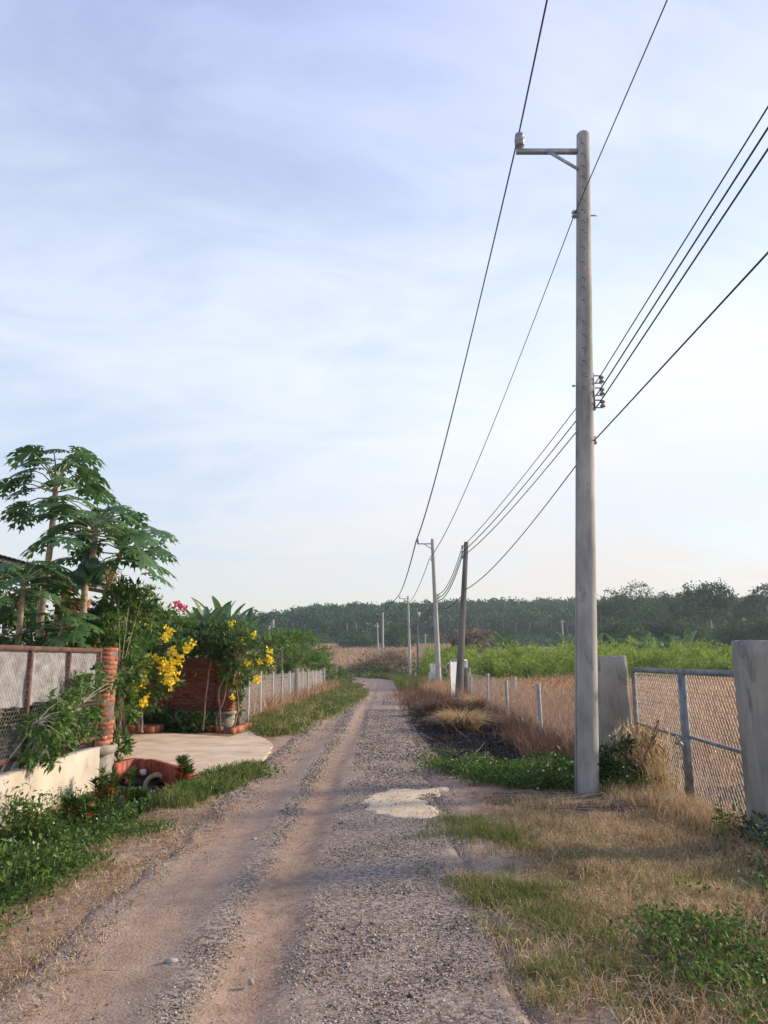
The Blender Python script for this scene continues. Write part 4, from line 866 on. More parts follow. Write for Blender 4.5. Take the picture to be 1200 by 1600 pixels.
m = MB(); k = 220; Q = np.array(wt)+rng.normal(size=(k,3))*[.09,.09,.085]; leaves(m, Q, rdir(k,-.4), rdir(k), .12, .025); m.build('withered_blossom', M['deadfl'], tr_)
papaya('small dark papaya with low broad leaves at the left edge', PP((22,1090,11.5),(28,1000,11.5),(38,905,11.5)), .05,.035, 20, .72, .38, low=-.3, high=.7)
papaya('short dark papaya filling the gap above the wire panels', PP((84,1110,11.6),(92,1040,11.6),(98,975,11.6)), .045,.03, 15, .5, .30, low=-.3, high=.7)

def shrub(name, label, cat, stems, blobs, leafmat, Ln, W, group=None, flowers=None, barkmat='bark', base=None, trunk_r=.025, clump=.3):
    base = base or stems[0][0]; t = thing(name, label, cat, base, group); m = MB()
    for st in stems:
        pts = np.array(st,float); n = len(pts)*4; cum = np.linspace(0,1,len(pts)); s_ = np.linspace(0,1,n); path = np.stack([np.interp(s_,cum,pts[:,k]) for k in range(3)],1)
        path[1:-1] += rng.normal(size=(n-2,3))*.008; tube(m, path, np.linspace(trunk_r,trunk_r*.5,n), 8)
    tips = []
    ml = MB()
    for (c, rad, nc, per) in blobs:
        cs = crown(ml, c, rad, nc, per, Ln, W, clump=clump); st = stems[0]; e_ = np.array(st[-1])
        for q in cs[::max(1,len(cs)//14)]:
            p0 = np.array(min((s_[-1] for s_ in stems), key=lambda a: np.linalg.norm(np.array(a)-np.array(c)))); tube(m, [p0, (p0+q)/2+[0,0,.03], q], [trunk_r*.45,trunk_r*.3,trunk_r*.15], 5)
        tips.append(cs)
    m.build('trunk', M[barkmat], t, smooth=True); ml.build('crown', M[leafmat], t)
    if flowers:
        fmt, pos, n, s_, fl = flowers; m = MB()
        for p in pos:
            Q = np.array(p)+rng.normal(size=(n,3))*s_; leaves(m, Q, rdir(n,.1), rdir(n), fl, fl*.75, fold=.4)
        m.build('blossom', M[fmt], t)
    return t
def Ps(Y, *l): return [P(a,b,Y+rng.uniform(-.3,.0)) for a,b in l]
# yellow trumpet tree in the planter
fl1 = Ps(16.0,(264,985),(258,995),(230,1025),(232,1035),(246,1030),(298,1008),(292,1015),(271,1018),(281,1028),(268,1040),(276,1035),(270,1052),(262,1048),(256,1044),(262,1060),(270,1058),(266,1066),(222,1052),(216,1056),(226,1065),(213,1072),(199,1078),(206,1075),(228,1092),(222,1098),(195,1068),(217,1042),(225,980),(259,1036))
fl1 += [P(146,1019,12.2), P(148,1017,12.2), P(200,1082,15.6)]
shrub('flowering_tree', 'yellow trumpet flowering tree growing from the brick planter', 'flowering tree', [[P(222,1145,16.4),P(221,1105,16.4),P(222,1060,16.4)],[P(218,1143,16.4),P(214,1100,16.4),P(205,1060,16.4)]],
      [(P(225,1055,16.4),(.75,.6,.55),26,46),(P(208,1000,16.5),(.65,.6,.6),24,44),(P(255,1020,16.4),(.5,.5,.4),16,40),(P(215,1090,16.4),(.5,.4,.3),12,36),(P(205,965,16.6),(.45,.45,.35),10,36)], 'leaf', .13, .045, flowers=('yellow', fl1, 22, .048, .08), trunk_r=.03)
fl2 = Ps(17.2,(418,1030),(428,1030),(424,1033),(408,1038),(405,1036),(397,1024),(384,1037),(381,1041),(388,1036),(395,1032),(402,1060),(405,1057),(401,1065),(377,1068),(371,1067),(390,991),(397,992),(423,1011),(421,1019),(380,988),(362,975),(404,1011),(365,1090),(413,1043),(376,1002))
shrub('flowering_tree', 'yellow trumpet flowering tree at the wing wall pillar and wire fence', 'flowering tree', [[P(340,1141,17.2),P(337,1125,17.2),P(350,1095,17.2),P(360,1040,17.2)],[P(345,1141,17.2),P(341,1078,17.2),P(360,1045,17.2)],[P(362,1142,17.3),P(373,1110,17.3),P(369,1065,17.3),P(372,1040,17.3)]],
      [(P(388,1020,17.4),(.62,.5,.5),26,44),(P(372,1055,17.3),(.35,.35,.3),10,40),(P(375,990,17.4),(.5,.4,.35),14,40),(P(383,1095,17.6),(.22,.2,.2),5,26)], 'leaf', .13, .04, flowers=('yellow', fl2[::2], 16, .034, .07), trunk_r=.022)
shrub('slender_tree', 'slender tree with one thin stem before the brick wing wall', 'tree', [[P(317,1141,17.1),P(322,1085,17.1),P(330,1030,17.1),P(328,1005,17.1)]],
      [(P(328,1000,17.2),(.70,.55,.33),26,50),(P(300,998,17.6),(.6,.5,.33),20,50),(P(345,1005,17.2),(.45,.4,.3),14,44)], 'leafd', .15, .05, trunk_r=.022)
shrub('bushy_tree', 'bushy dark tree spilling over the wing wall beside pink blossoms', 'tree', [[(-5.2,19.4,0),(-5.0,19.4,1.2),(-4.9,19.4,1.9)]],
      [(P(262,995,19.2),(.75,.6,.55),24,50),(P(245,980,19.5),(.7,.6,.45),20,46),(P(290,992,19.5),(.6,.5,.3),14,44),(P(222,945,19.8),(.6,.5,.45),14,36),(P(360,994,20),(.8,.5,.25),14,44)], 'leaf', .15, .06, flowers=('pink', Ps(19.0,(275,944),(282,948),(280,945),(286,950)), 16, .05, .08), trunk_r=.04)
shrub('leafy_shrub', 'loose shrub between the brick pillar and the planter', 'shrub', [[(-3.95,11.9,0),(-3.95,11.9,.8),(-4.0,11.9,1.3)]],
      [(P(180,1075,11.9),(.22,.25,.35),12,34),(P(190,1045,12.1),(.28,.28,.35),18,36),(P(178,1000,12.3),(.38,.3,.38),22,36),(P(192,1105,12.0),(.22,.25,.3),12,34),(P(186,1160,11.8),(.12,.2,.22),8,30),(P(195,940,12.5),(.35,.3,.3),10,28)], 'leaf', .12, .045, trunk_r=.015)
# shrubs that climb before the wire panels
for lab, st, bl in (('tall leafy shrub poking through the wire panels near the brick pillar', [[(-4.15,9.3,-.1),(-3.98,9.3,.45),(-3.68,9.3,.95)],[(-4.12,8.9,-.1),(-3.98,8.85,.45),(-3.66,8.9,.9)]], [((-3.6,9.35,1.05),(.30,.45,.28),16,44),((-3.55,9.85,1.30),(.25,.35,.18),10,34),((-3.58,9.0,.75),(.24,.35,.3),12,40)]),
                    ('shorter leafy shrub poking through the wire panels farther from the brick pillar', [[(-4.12,8.35,-.1),(-3.97,8.35,.45),(-3.66,8.35,.9)],[(-4.14,8.65,-.1),(-3.98,8.6,.45),(-3.66,8.5,.8)]], [((-3.6,8.45,.95),(.24,.38,.28),13,42),((-3.6,8.6,.62),(.2,.34,.25),10,38)])):
    shrub('leafy_shrub', lab, 'shrub', st, bl, 'leaf', .085, .032, group='shrubs before the wire panels', barkmat='palebark', trunk_r=.016)

def banana(label, x, y, h, n, sp_, group, lean=0, el0=.55, az0=0):
    z = float(terr(x,y)); t = thing('banana_plant', label, 'banana plant', (x,y,z), group); m = MB(); th_ = h*.55; tube(m, [(x,y,z),(x,y,z+th_*.6),(x+lean*.3,y,z+th_)], [.11*h/3,.09*h/3,.05*h/3], 10); m.build('trunk', M['banstem'], t, smooth=True); m = MB()
    for k in range(n):
        az = az0+k*2.4+rng.uniform(-.3,.3); el = el0+.85*(k/n)+rng.uniform(-.1,.1); Ln = h*(.38 if y < 40 else .6)*rng.uniform(.75,1.15); W = (.105 if y < 40 else .2)*h/3*rng.uniform(.85,1.15); ns = 9; p = np.array([x+lean*.3,y,z+th_*.92]); V = []
        for i in range(ns+1):
            s_ = i/ns; e_ = el-s_*s_*sp_; d = np.array([math.cos(az)*math.cos(e_), math.sin(az)*math.cos(e_), math.sin(e_)])
            if i: p = p+d*Ln/ns
            side = np.array([-math.sin(az), math.cos(az), 0]); w_ = W*(max(.04, math.sin(math.pi*min(1,max(0,(s_-.10)/.90))**.85))**.38 if s_ > .12 else .06); w_ *= rng.uniform(.85,1.05)
            up = np.cross(side, d); V += [p+side*w_+abs(w_)*.35*up*-1, p, p-side*w_-abs(w_)*.35*up]
        F = []
        for i in range(ns): a = i*3; F += [[a,a+1,a+4,a+3],[a+1,a+2,a+5,a+4]]
        m.add(V,F)
    m.build('crown', M['banana'], t)
for i,(px, Y, h, n, az) in enumerate(((322,21.5,3.8,12,.4),(350,22.5,3.9,12,1.5),(384,22,3.4,11,.2),(292,23,3.7,11,2.2))):
    banana(('banana plant with the tallest upright leaves above the brick wing wall','banana plant in the middle of the row above the brick wing wall','banana plant at the right end with leaves leaning to the paired poles','banana plant beside the pink blossoms with drooping leaves')[i], P(px,990,Y)[0], Y, h, n, .55, 'banana plants above the brick wing wall', az0=az, el0=.75)
# vegetation behind left fence
names = ['green cassava like shrub just behind the wire fence after the yellow tree','bright green shrub behind the first thick fence post','tall thin stemmed green shrub beside the paired poles','spreading green shrub behind the middle of the wire fence','green shrub nearest the second thick fence post','low olive bush where the wire fence ends','dark round bush at the verge before the road bend']
for i,(px,py,Y,rad,mt) in enumerate(((435,1035,25,(.9,.8,.55),'leaf'),(462,1035,30,(1.0,.8,.6),'leafl'),(445,1010,34,(1.6,1.0,.75),'leaf'),(480,1022,36,(1.2,1.0,.8),'leaf'),(497,1035,40,(1.0,1.0,.7),'leafl'),(512,1055,46,(.9,.9,.6),'leaf'),(537,1063,58,(.9,.9,.75),'leafd'))):
    Y = Y*(1.28 if i < 5 else 1.08); rad = tuple(q*1.12 for q in rad); c = P(px,py-4,Y); z = float(terr(c[0],Y)); shrub('leafy_shrub', names[i], 'shrub', [[(c[0],Y,z-.1),(c[0]+.1,Y,(z+c[2])/2),(c[0],Y,c[2])]], [(c,rad,34,46)], mt, .16, .06, group='shrubs behind the wire fence', trunk_r=.04)
for i,(px,py,Y) in enumerate(((455,998,33),(468,993,36),(482,995,38),(440,1003,31))):   # spindly tops
    c = P(px,py,Y); z = float(terr(c[0],Y)); shrub('sapling', {440:'first',455:'second',468:'third',482:'last'}[px]+' spindly sapling above the wire fence shrubs, counting from the brick wing wall', 'sapling', [[(c[0],Y,z-.1),(c[0]+.05,Y,(z+c[2])/2),(c[0],Y,c[2])]], [(c,(.45,.4,.25),9,26)], 'leafl', .17, .07, group='spindly saplings', trunk_r=.03, clump=.4)

# trees
def tree(label, x, y, h, cw, ch_, tr_r=.25, mt='forestr', group=None, name='broadleaf_tree', leaf=.55, nb=7, bark='palebark', open_=False, per=30):
    z = float(terr(x,y)); t = thing(name, label, 'tree', (x,y,z), group); m = MB(); top = np.array([x+rng.uniform(-.5,.5),y,z+h-ch_*.5]); limb(m, (x,y,z-.3), top, tr_r, tr_r*.45, .03, 8); ml = MB()
    for k in range(nb):
        az = k*2.4+rng.uniform(-.5,.5); rr = cw*.5*rng.uniform(.2,.75) if k else 0; zc = z+h-ch_*.5+ch_*rng.uniform(-.35,.32) if k else z+h-ch_*.3; c = np.array([x+rr*math.cos(az), y+rr*math.sin(az)*.7, zc])
        limb(m, top-[0,0,ch_*rng.uniform(.1,.5)], c, tr_r*.4, tr_r*.12, .06, 5); s_ = rng.uniform(.26,.42)*(.75 if open_ else 1)
        crown(ml, c, (cw*s_,cw*s_*.85,ch_*s_*.75), 13, per, leaf, leaf*.6, clump=.42)
    m.build('trunk', M[bark], t, smooth=True); ml.build('crown', M[mt], t)
rt = [(958,918,205,9,9),(975,932,215,10,9),(993,911,200,10,11),(1012,930,190,10,10),(1035,930,225,11,10),(1047,929,215,9,9),(1062,928,205,10,10),(1085,922,210,12,12),(1105,925,195,8,10),(1140,932,190,12,9),(1168,938,205,11,9),(1172,929,198,5,7),(1197,912,185,9,11),(1225,915,190,12,12),(940,936,210,10,8),(1128,930,220,10,9)]
ORD = ['first','second','third','fourth','fifth','sixth','seventh','eighth','ninth','tenth','eleventh','twelfth','thirteenth','fourteenth','fifteenth','sixteenth']
rt.sort()
for i,(px,ty,Y,cw,chh) in enumerate(rt):
    tp_ = P(px,ty,Y); z = float(terr(tp_[0],Y)); tree(ORD[i]+' tall dark tree on the skyline, counting rightwards from the nearest utility pole', tp_[0], Y, tp_[2]-z, cw, chh, .28, nb=6, per=26, group='tall trees on the skyline')
tp_ = P(1112,908,165); tree('tall open tree with a long bare pale trunk', tp_[0]-.8, 165, tp_[2]-float(terr(tp_[0],165)), 12, 8, .32, open_=True, nb=9, name='broadleaf_tree')
for i,(px,ty,Y,cw,chh) in enumerate(sorted(((965,968,150,8,6),(990,980,140,7,5),(1012,970,150,10,7),(1040,978,148,9,6),(1072,975,150,8,6),(1095,982,140,7,5),(1140,972,150,13,7),(1178,972,145,9,6),(1205,968,145,10,6),(945,975,155,8,6),(1120,985,145,6,4)))):
    tp_ = P(px,ty,Y); z = float(terr(tp_[0],Y)); tree(ORD[i]+' rounded tree in the lower row behind the crop, counting from the nearest utility pole', tp_[0], Y, tp_[2]-z, cw, chh, .2, group='rounded trees in the lower row', mt='forestr', per=34, leaf=.5)
for lab,px,ty,Y,cw,chh in (('rounded tree standing before the forest left of the farthest pole',557,977,230,13,9),('rounded tree standing before the forest just right of the farthest pole',617,980,225,10,8),('bare grey rounded tree in front of the forest behind the green crop',741,985,150,9,5)):
    tp_ = P(px,ty,Y); z = float(terr(tp_[0],Y)); tree(lab, tp_[0], Y, tp_[2]-z, cw, chh, .3, leaf=.7, mt='deadb' if 'bare' in lab else 'forest')
for i,(px,Y) in enumerate(sorted(((775,100),(795,98),(890,96),(1003,92),(1022,90),(1040,93),(1060,92),(962,95),(935,97),(1075,95)))):
    x_ = P(px,1000,Y)[0]; banana(ORD[i]+' banana plant behind the bright green crop, counting rightwards from the road', x_, Y, (P(px,993,Y)[2]-float(terr(x_,Y)))*1.15, 8, .9, 'banana plants behind the crop', az0=i)

# forest on the hill
m = MB(); Q = []
for y in np.arange(296, 392, 5.2):
    for x in np.arange(-115, 215, 5.0):
        if y < 300 and False: continue
        Q.append((x+rng.uniform(-1.8,1.8), y+rng.uniform(-1.8,1.8)))
Q = np.array(Q); zt = terr(Q[:,0],Q[:,1]); hh = 11+rng.random(len(Q))*2.6-np.where(Q[:,1]<301, 5*rng.random(len(Q)), 0)
nc, per = 19, 13; k = len(Q)*nc; d = nrm(rng.normal(size=(k,3))); d[:,2] = d[:,2]*.9+.1
front = np.repeat(Q[:,1] < 306, nc)
Cn = np.repeat(np.stack([Q[:,0],Q[:,1],zt+hh-3.6],1),nc,0)+d*np.array([2.9,2.9,3.4])*(.5+.5*rng.random((k,1)))
Cn[:,2] -= np.repeat(Q[:,1]<335,nc)*rng.random(k)**1.5*8
LP = np.repeat(Cn,per,0)+rng.normal(size=(k*per,3))*[.8,.8,.55]; leaves(m, LP, rdir(k*per,.2), rdir(k*per,.8), 1.15*(.6+.8*rng.random(k*per)), .75*(.6+.7*rng.random(k*per)))
stuff(m, 'forest', M['forest'], 'dense dark green rubber tree forest covering the far hill', 'forest')
m = MB(); A = []; B = []
for (x,y),z in zip(Q[Q[:,1]<320], zt[Q[:,1]<320]): A.append((x,y,z-.3)); B.append((x+rng.uniform(-.4,.4),y,z+8))
segs(m, A, B, .16, 5)
stuff(m, 'forest_trunks', M['bark'], 'trunks of the rubber trees along the forest edge', 'forest')
# lower scrub at the forest foot
m = MB(); k = 900; x = rng.uniform(-90,200,k); y = rng.uniform(262,298,k); z = terr(x,y)
sz = 1.0+2.2*rng.random(k); Cn = np.stack([x,y,z+sz*.5],1); LP = np.repeat(Cn,40,0)+rng.normal(size=(k*40,3))*np.repeat(sz,40)[:,None]*[.8,.8,.42]
leaves(m, LP, rdir(k*40,.2), rdir(k*40,.8), .9, .55); stuff(m, 'scrub', M['forest'], 'green scrub along the foot of the forest', 'scrub')

# bright green crop
m = MB(); k = 1700; x = rng.uniform(3.5,75,k); y = 46+ (rng.random(k)**1.3)*45; keep = (x > 3.4+(y-46)*.02) & (x < y*.60) & (fb(x,y,9,120) > .25) & ~((x>28)&(y<52)&(fb(x,y,5,121)<.5)); x = x[keep]; y = y[keep]; k = len(x); z = terr(x,y)
hh = (1.1+1.6*fb(x,y,4,122)+1.3*rng.random(k)**1.5)*(.75+.25*ss(46,56,y)); per = 170
U = rng.random((k*per,)); zc = np.repeat(z,per)+np.repeat(hh,per)*(.15+.85*U**.75); rad = np.repeat(hh,per)*.42*np.sqrt(np.clip(1-((U**.75)-.35)**2*1.6,0.06,1)); az = rng.random(k*per)*6.283; rr = rad*np.sqrt(rng.random(k*per))*1.15
ci = np.repeat(np.arange(k)*9,per)+rng.integers(0,9,k*per); cz_ = rng.random(k*9); ca_ = rng.random(k*9)*6.283; cr_ = np.sqrt(rng.random(k*9)); rad2 = np.repeat(hh,9)*.40*cr_*np.sqrt(np.clip(1.05-cz_,.05,1)); LP = np.stack([np.repeat(x,per)+(rad2*np.cos(ca_))[ci], np.repeat(y,per)+(rad2*np.sin(ca_))[ci], np.repeat(z,per)+np.repeat(hh,per)*(.12+.86*cz_[ci])],1)+rng.normal(size=(k*per,3))*[.2,.2,.17]; D = nrm(np.stack([np.cos(az),np.sin(az),.9+0*az],1)+rng.normal(size=(k*per,3))*.5)
leaves(m, LP, D, rdir(k*per,.5), .32, .085); stuff(m, 'green_crop', M['crop'], 'bright green feathery crop growing beyond the dry grass field', 'crop')
m = MB(); k = 260; y = rng.uniform(82,120,k); x = y*rng.uniform(-.02,.75,k); z = terr(x,y)+.4; LP = np.repeat(np.stack([x,y,z],1),60,0)+rng.normal(size=(k*60,3))*[1.1,.9,.8]; leaves(m, LP, rdir(k*60,.3), rdir(k*60,.6), .4, .22); stuff(m, 'undergrowth', M['leafd'], 'dark green undergrowth behind the bright crop', 'undergrowth')

# dead brown bushes at bend
for i,(lab,px,py,Y,rad) in enumerate((('large leafless brown bush at the outer side of the road bend',590,1042,92,(2.6,2,1.5)),('leafless brown bush behind the farthest pole',612,1030,100,(3.0,2,1.8)),('low brown bush at the left side of the road bend',567,1050,96,(2.2,2,1.1)))):
    c = P(px,py,Y); z = float(terr(c[0],Y)); t = thing('dead_bush', lab, 'bush', (c[0],Y,z), 'dead bushes at the bend'); m = MB(); k = 900; a = np.array([c[0],Y,z]); d = rdir(k,.5); B = a+d*np.array(rad)*rng.uniform(.5,1.2,(k,1))*[1,1,1.5]; A = a+(B-a)*.45+rng.normal(size=(k,3))*.25; segs(m, A, B, .018); m.build('branches', M['deadb'], t)
    m = MB(); Q_ = np.array(c)+rng.normal(size=(2600,3))*np.array(rad)*.42; leaves(m, Q_, rdir(2600), rdir(2600), .20, .08); m.build('withered_leaves', M['deadb'], t)

# ------------------------------------------------------------------ GRASSES
def stalks(m, Pt, h, w_, lean=.25): return blades(m, Pt, h, w_, lean)
# tall dry grass in the right field
poly = [(3.15,11.2),(3.45,7.0),(4.2,6.9),(22,12),(34,50),(3.4,50),(3.3,31),(3.0,16)]
Q = pscat(poly, 95000, 1.3, dens=lambda x,y: np.clip(1.25*fb(x,y,1.5,200)+.15,0,1)*np.where((x>3.3)&(x<7.6)&(y>6.5)&(y<13.0), .22+.78*ss(.45,.30,fb(x,y,1.2,20)), 1)); hh = (.45+.75*fb(Q[:,0],Q[:,1],2.2,201))*(.6+.6*rng.random(len(Q)))
near = ss(12.5,10.5,Q[:,1])*ss(7.5,6,Q[:,0]); hh = hh*(1-.55*near)*(1-.35*ss(4.6,3.4,Q[:,0])); far_w = .005+.00045*Q[:,1]
m = MB(); blades(m, Q, hh, far_w, .15+.35*rng.random(len(Q)))
k = len(Q); sel = rng.random(k) < .45; tops = Q[sel]+np.stack([0*hh[sel],0*hh[sel],hh[sel]*.82],1); kk = len(tops); leaves(m, tops+rng.normal(size=(kk,3))*.02, rdir(kk,1.4), rdir(kk), .07+.09*rng.random(kk), (.008+.00075*tops[:,1])*1.2)
stuff(m, 'dry_grass', M['drytall'], 'tall pinkish dry grass filling the fenced field on the right', 'grass')
# tall plumes and dense warm tufts near the fence
m = MB(); poly = [(3.1,12),(3.2,31),(4.6,31),(5.4,12)]; Q = pscat(poly, 15000, 1.2, blobs=30, bs=.10); blades(m, Q, .30+.55*rng.random(len(Q))**1.3, .006+.0004*Q[:,1], .1+.5*rng.random(len(Q))); stuff(m, 'dry_tufts', M['drytall'], 'dense dry tufts pressed against the chain link fence', 'grass')
# burnt brush in front of fence
m = MB(); poly = [G(a,b)[:2] for a,b in ((765,1100),(790,1112),(845,1148),(905,1178),(895,1196),(840,1188),(805,1165),(775,1130))]; Q = pscat(poly, 4600, 1.0, blobs=24, bs=.13); blades(m, Q, .22+.38*rng.random(len(Q)), .009, .3+.6*rng.random(len(Q))); stuff(m, 'singed_brush', M['brush'], 'reddish brown singed brush along the foot of the chain link fence', 'brush')
m = MB(); poly = [G(a,b)[:2] for a,b in ((622,1085),(650,1072),(700,1082),(712,1100),(680,1118),(640,1110))]; Q = pscat(poly, 2600, 1.0, blobs=26, bs=.22, soft=.25); blades(m, Q, .3+.4*rng.random(len(Q)), .014, .5+.7*rng.random(len(Q))); stuff(m, 'dead_weeds', M['brush'], 'heap of brown dead weeds near the pale leaning pole', 'weeds')
m = MB(); poly = [G(a,b)[:2] for a,b in ((655,1068),(700,1058),(735,1080),(720,1100),(680,1085))]; Q = pscat(poly, 6000, .5, blobs=14, bs=.25); blades(m, Q, .5+.6*rng.random(len(Q)), .016, .2+.6*rng.random(len(Q))); stuff(m, 'straw_clumps', M['drytall'], 'straw coloured tall clumps around the white sheet gate', 'grass')
# drooping straw mound
sm_ = G(722,1150); 
def mound(label, px, py, r, h, n, mt='dry', w_=.012):
    g = G(px,py); az = rng.random(n)*6.283; rr = r*np.sqrt(rng.random(n))*.45; Q = np.stack([g[0]+rr*np.cos(az), g[1]+rr*np.sin(az), np.zeros(n)+h*.35*rng.random(n)],1); m = MB(); blades(m, Q, h*(1.1+.9*rng.random(n)), w_, .5+1.2*rng.random(n), az+rng.normal(size=n)*.4); return tag(m.build('straw_mound', M[mt], loc=(g[0],g[1],0)), label, 'straw mound', 'straw mounds by the burnt patch')
mound('large pale drooping straw mound on the burnt patch', 722, 1142, .8, .34, 1500); mound('small brown straw mound beside the large pale one', 690, 1118, .8, .34, 900, 'brush', .016); mound('pale straw mound close to the dark square pole', 748, 1112, .7, .38, 900, 'dry', .014)
# charred sticks
m = MB(); Q = pscat(Z_ash, 1500, .8, warp=.05, soft=.03); k = len(Q); a = rng.random(k)*6.28; d = np.stack([np.cos(a),np.sin(a),rng.uniform(-.05,.6,k)],1)*(.06+.22*rng.random((k,1))); segs(m, Q+[0,0,.01], Q+[0,0,.02]+d, .008); Q2 = pscat(Z_ash, 9000, .8, blobs=20, bs=.12, soft=.03, warp=.1); blades(m, Q2, .05+.16*rng.random(len(Q2)), .010, .5+1.2*rng.random(len(Q2))); stuff(m, 'burnt_sticks', M['char_shade'], 'charred sticks and stubble on the burnt patch', 'sticks')
m = MB(); Q = pscat(Z_ash, 60, .8, warp=.05, soft=.02); k = len(Q); a = rng.random(k)*6.28; d = np.stack([np.cos(a),np.sin(a),rng.uniform(-.02,.4,k)],1)*(.12+.3*rng.random((k,1))); e = Q+d+rng.normal(size=(k,3))*.03; segs(m, Q+[0,0,.03], e+[0,0,.03], .009, 5); segs(m, e+[0,0,.03], e+[0,0,.03]+d*.7+rng.normal(size=(k,3))*.07, .006, 5); stuff(m, 'dead_branches', M['twig'], 'pale dead branches strewn over the burnt patch', 'branches')
# twig pile before the pole
m = MB(); poly = zone((760,1240),(840,1238),(905,1244),(900,1262),(830,1264),(770,1256)); Q = pscat(poly, 420, .2); k = len(Q); a = rng.normal(size=k)*.35; d = np.stack([np.cos(a),np.sin(a),rng.normal(size=k)*.03],1)*(.2+.5*rng.random((k,1))); segs(m, Q+[0,0,.012], Q+[0,0,.02]+d, .0055, 4); stuff(m, 'twigs', M['twig'], 'pile of dry twigs lying before the nearest utility pole', 'twigs')
# short dry grass right
def litter(poly, n, name, label, mt='straw'):
    m = MB(); Q = pscat(poly, n, 1.6, dens=lambda x,y: np.clip(1.6*fb(x,y,.6,300)-.25,0,1)); k = len(Q); a = rng.random(k)*6.28; d = np.stack([np.cos(a),np.sin(a),rng.uniform(-.05,.25,k)],1); leaves(m, Q+[0,0,.006], d, rdir(k,2), .04+.09*rng.random(k), .0045); stuff(m, name, M[mt], label, 'straw')
Z_right = [(.75,1.6),(.72,9.4),(2.2,9.6),(3.2,9.6),(3.3,7.2),(4.6,6.9),(4.6,1.6)]
litter(Z_right, 20000, 'straw_litter', 'pale straw litter lying on the verge before the wire gate')
litter(Z_leftdry, 9000, 'straw_litter', 'golden straw litter lying on the verge beside the left wheel track', 'dry')
m = MB(); Q = np.concatenate([pscat(Z_grassR, 23000, 1.5, dens=lambda x,y: ss(.40,.60,fb(x,y,.42,310))*(.15+.85*ss(.75,1.25,x+(fb(x,y,.5,313)-.5)*.8)), soft=.10), pscat(Z_right, 15000, 1.5, dens=lambda x,y: ss(.50,.66,fb(x,y,.55,312))*ss(.75,1.3,x)*(1-.75*ss(1.1,1.7,x)*ss(6.0,5.0,y)), soft=.1)]); blades(m, Q, (.02+.17*fb(Q[:,0],Q[:,1],.42,311)**1.6)*(.5+1.0*rng.random(len(Q))), .0046, .5+1.2*rng.random(len(Q))); stuff(m, 'short_dry_grass', M['dry'], 'short dry tan grass before the wire gate', 'grass')
m = MB(); Q = np.concatenate([pscat(zone((700,1290),(735,1275),(800,1290),(830,1310),(760,1330),(700,1330)), 1900, .6, blobs=30, bs=.05, soft=.15), pscat(zone((745,1370),(800,1360),(870,1400),(900,1450),(850,1480),(780,1430)), 3600, .6, blobs=40, bs=.05, soft=.12), pscat(zone((880,1420),(980,1440),(940,1600),(850,1600)), 1600, .6, blobs=40, bs=.05, soft=.15), pscat(Z_grassR, 4500, 1.2, dens=lambda x,y: ss(.55,.66,fb(x,y,.8,320)))]); blades(m, Q, .05+.09*rng.random(len(Q)), .004, .3+.6*rng.random(len(Q))); stuff(m, 'green_grass', M['grass'], 'olive green grass tufts on the verge right of the road', 'grass')
# left grass
m = MB(); Q = np.concatenate([pscat(Z_leftdry, 30000, 1.4, dens=lambda x,y: np.clip(1.8*fb(x,y,.5,330)-.1,0,1))]); blades(m, Q, .02+.07*rng.random(len(Q)), .004, .7+.9*rng.random(len(Q))); stuff(m, 'short_dry_grass', M['dry'], 'short golden dry grass along the left wheel track', 'grass')
m = MB(); Q = np.concatenate([pscat(Z_vergeL, 11000, 1.0, dens=lambda x,y: ss(.36,.55,fb(x,y,.8,345)), soft=.2), pscat(Z_vergeL2, 5000, .6, blobs=25, bs=.06), pscat([(-3.2,18.9),(-2.0,16.8),(-1.75,22),(-1.7,34),(-1.5,60),(-3.1,60)], 16000, 1.2, dens=lambda x,y: np.clip(1.8*fb(x,y,1.5,340)-.2,0,1))]); blades(m, Q, (.07+.14*rng.random(len(Q)))*(1+.8*ss(-2.2,-3.0,Q[:,0])), .006+.0004*Q[:,1], .3+.6*rng.random(len(Q))); stuff(m, 'green_grass', M['grass'], 'green grass on the verge between the wire fence and the road', 'grass')
m = MB(); Q = pscat([(-4.5,19),(-3.2,19),(-3.0,40),(-3.2,52),(-9,52)], 18000, 1.0, blobs=10, bs=.15); blades(m, Q, .35+.6*rng.random(len(Q)), .008+.0005*Q[:,1], .3+.4*rng.random(len(Q))); stuff(m, 'dry_weeds', M['drytall'], 'dry weeds growing through the wire fence on the left', 'weeds')
m = MB(); Q = pscat(Z_vergeL+[], 2600, .8, blobs=26, bs=.10, soft=.2); blades(m, Q, .12+.3*rng.random(len(Q)), .008, .4+.7*rng.random(len(Q))); stuff(m, 'dry_tufts', M['dry'], 'dry tufts mixed into the green verge by the wire fence', 'grass')
# far dry field and behind fence left
m = MB(); k = 42000; y = rng.uniform(95,262,k); x = y*rng.uniform(-.30,.10,k); z = terr(x,y); blades(m, np.stack([x,y,z],1), .8+1.1*rng.random(k), .10+.0012*y, .2+.4*rng.random(k)); stuff(m, 'far_field_grass', M['field'], 'pinkish dry grass field beyond the road bend', 'grass')
m = MB(); k = 16000; y = rng.uniform(44,96,k); x = np.where(rng.random(k)<.5, rng.uniform(-30,-3.2,k), RXR(y)+rng.uniform(.4,3.5,k)); z = terr(x,y); blades(m, np.stack([x,y,z],1), .3+.6*rng.random(k), .04, .3+.4*rng.random(k)); stuff(m, 'verge_weeds', M['grass'], 'rank weeds along both verges near the road bend', 'weeds')

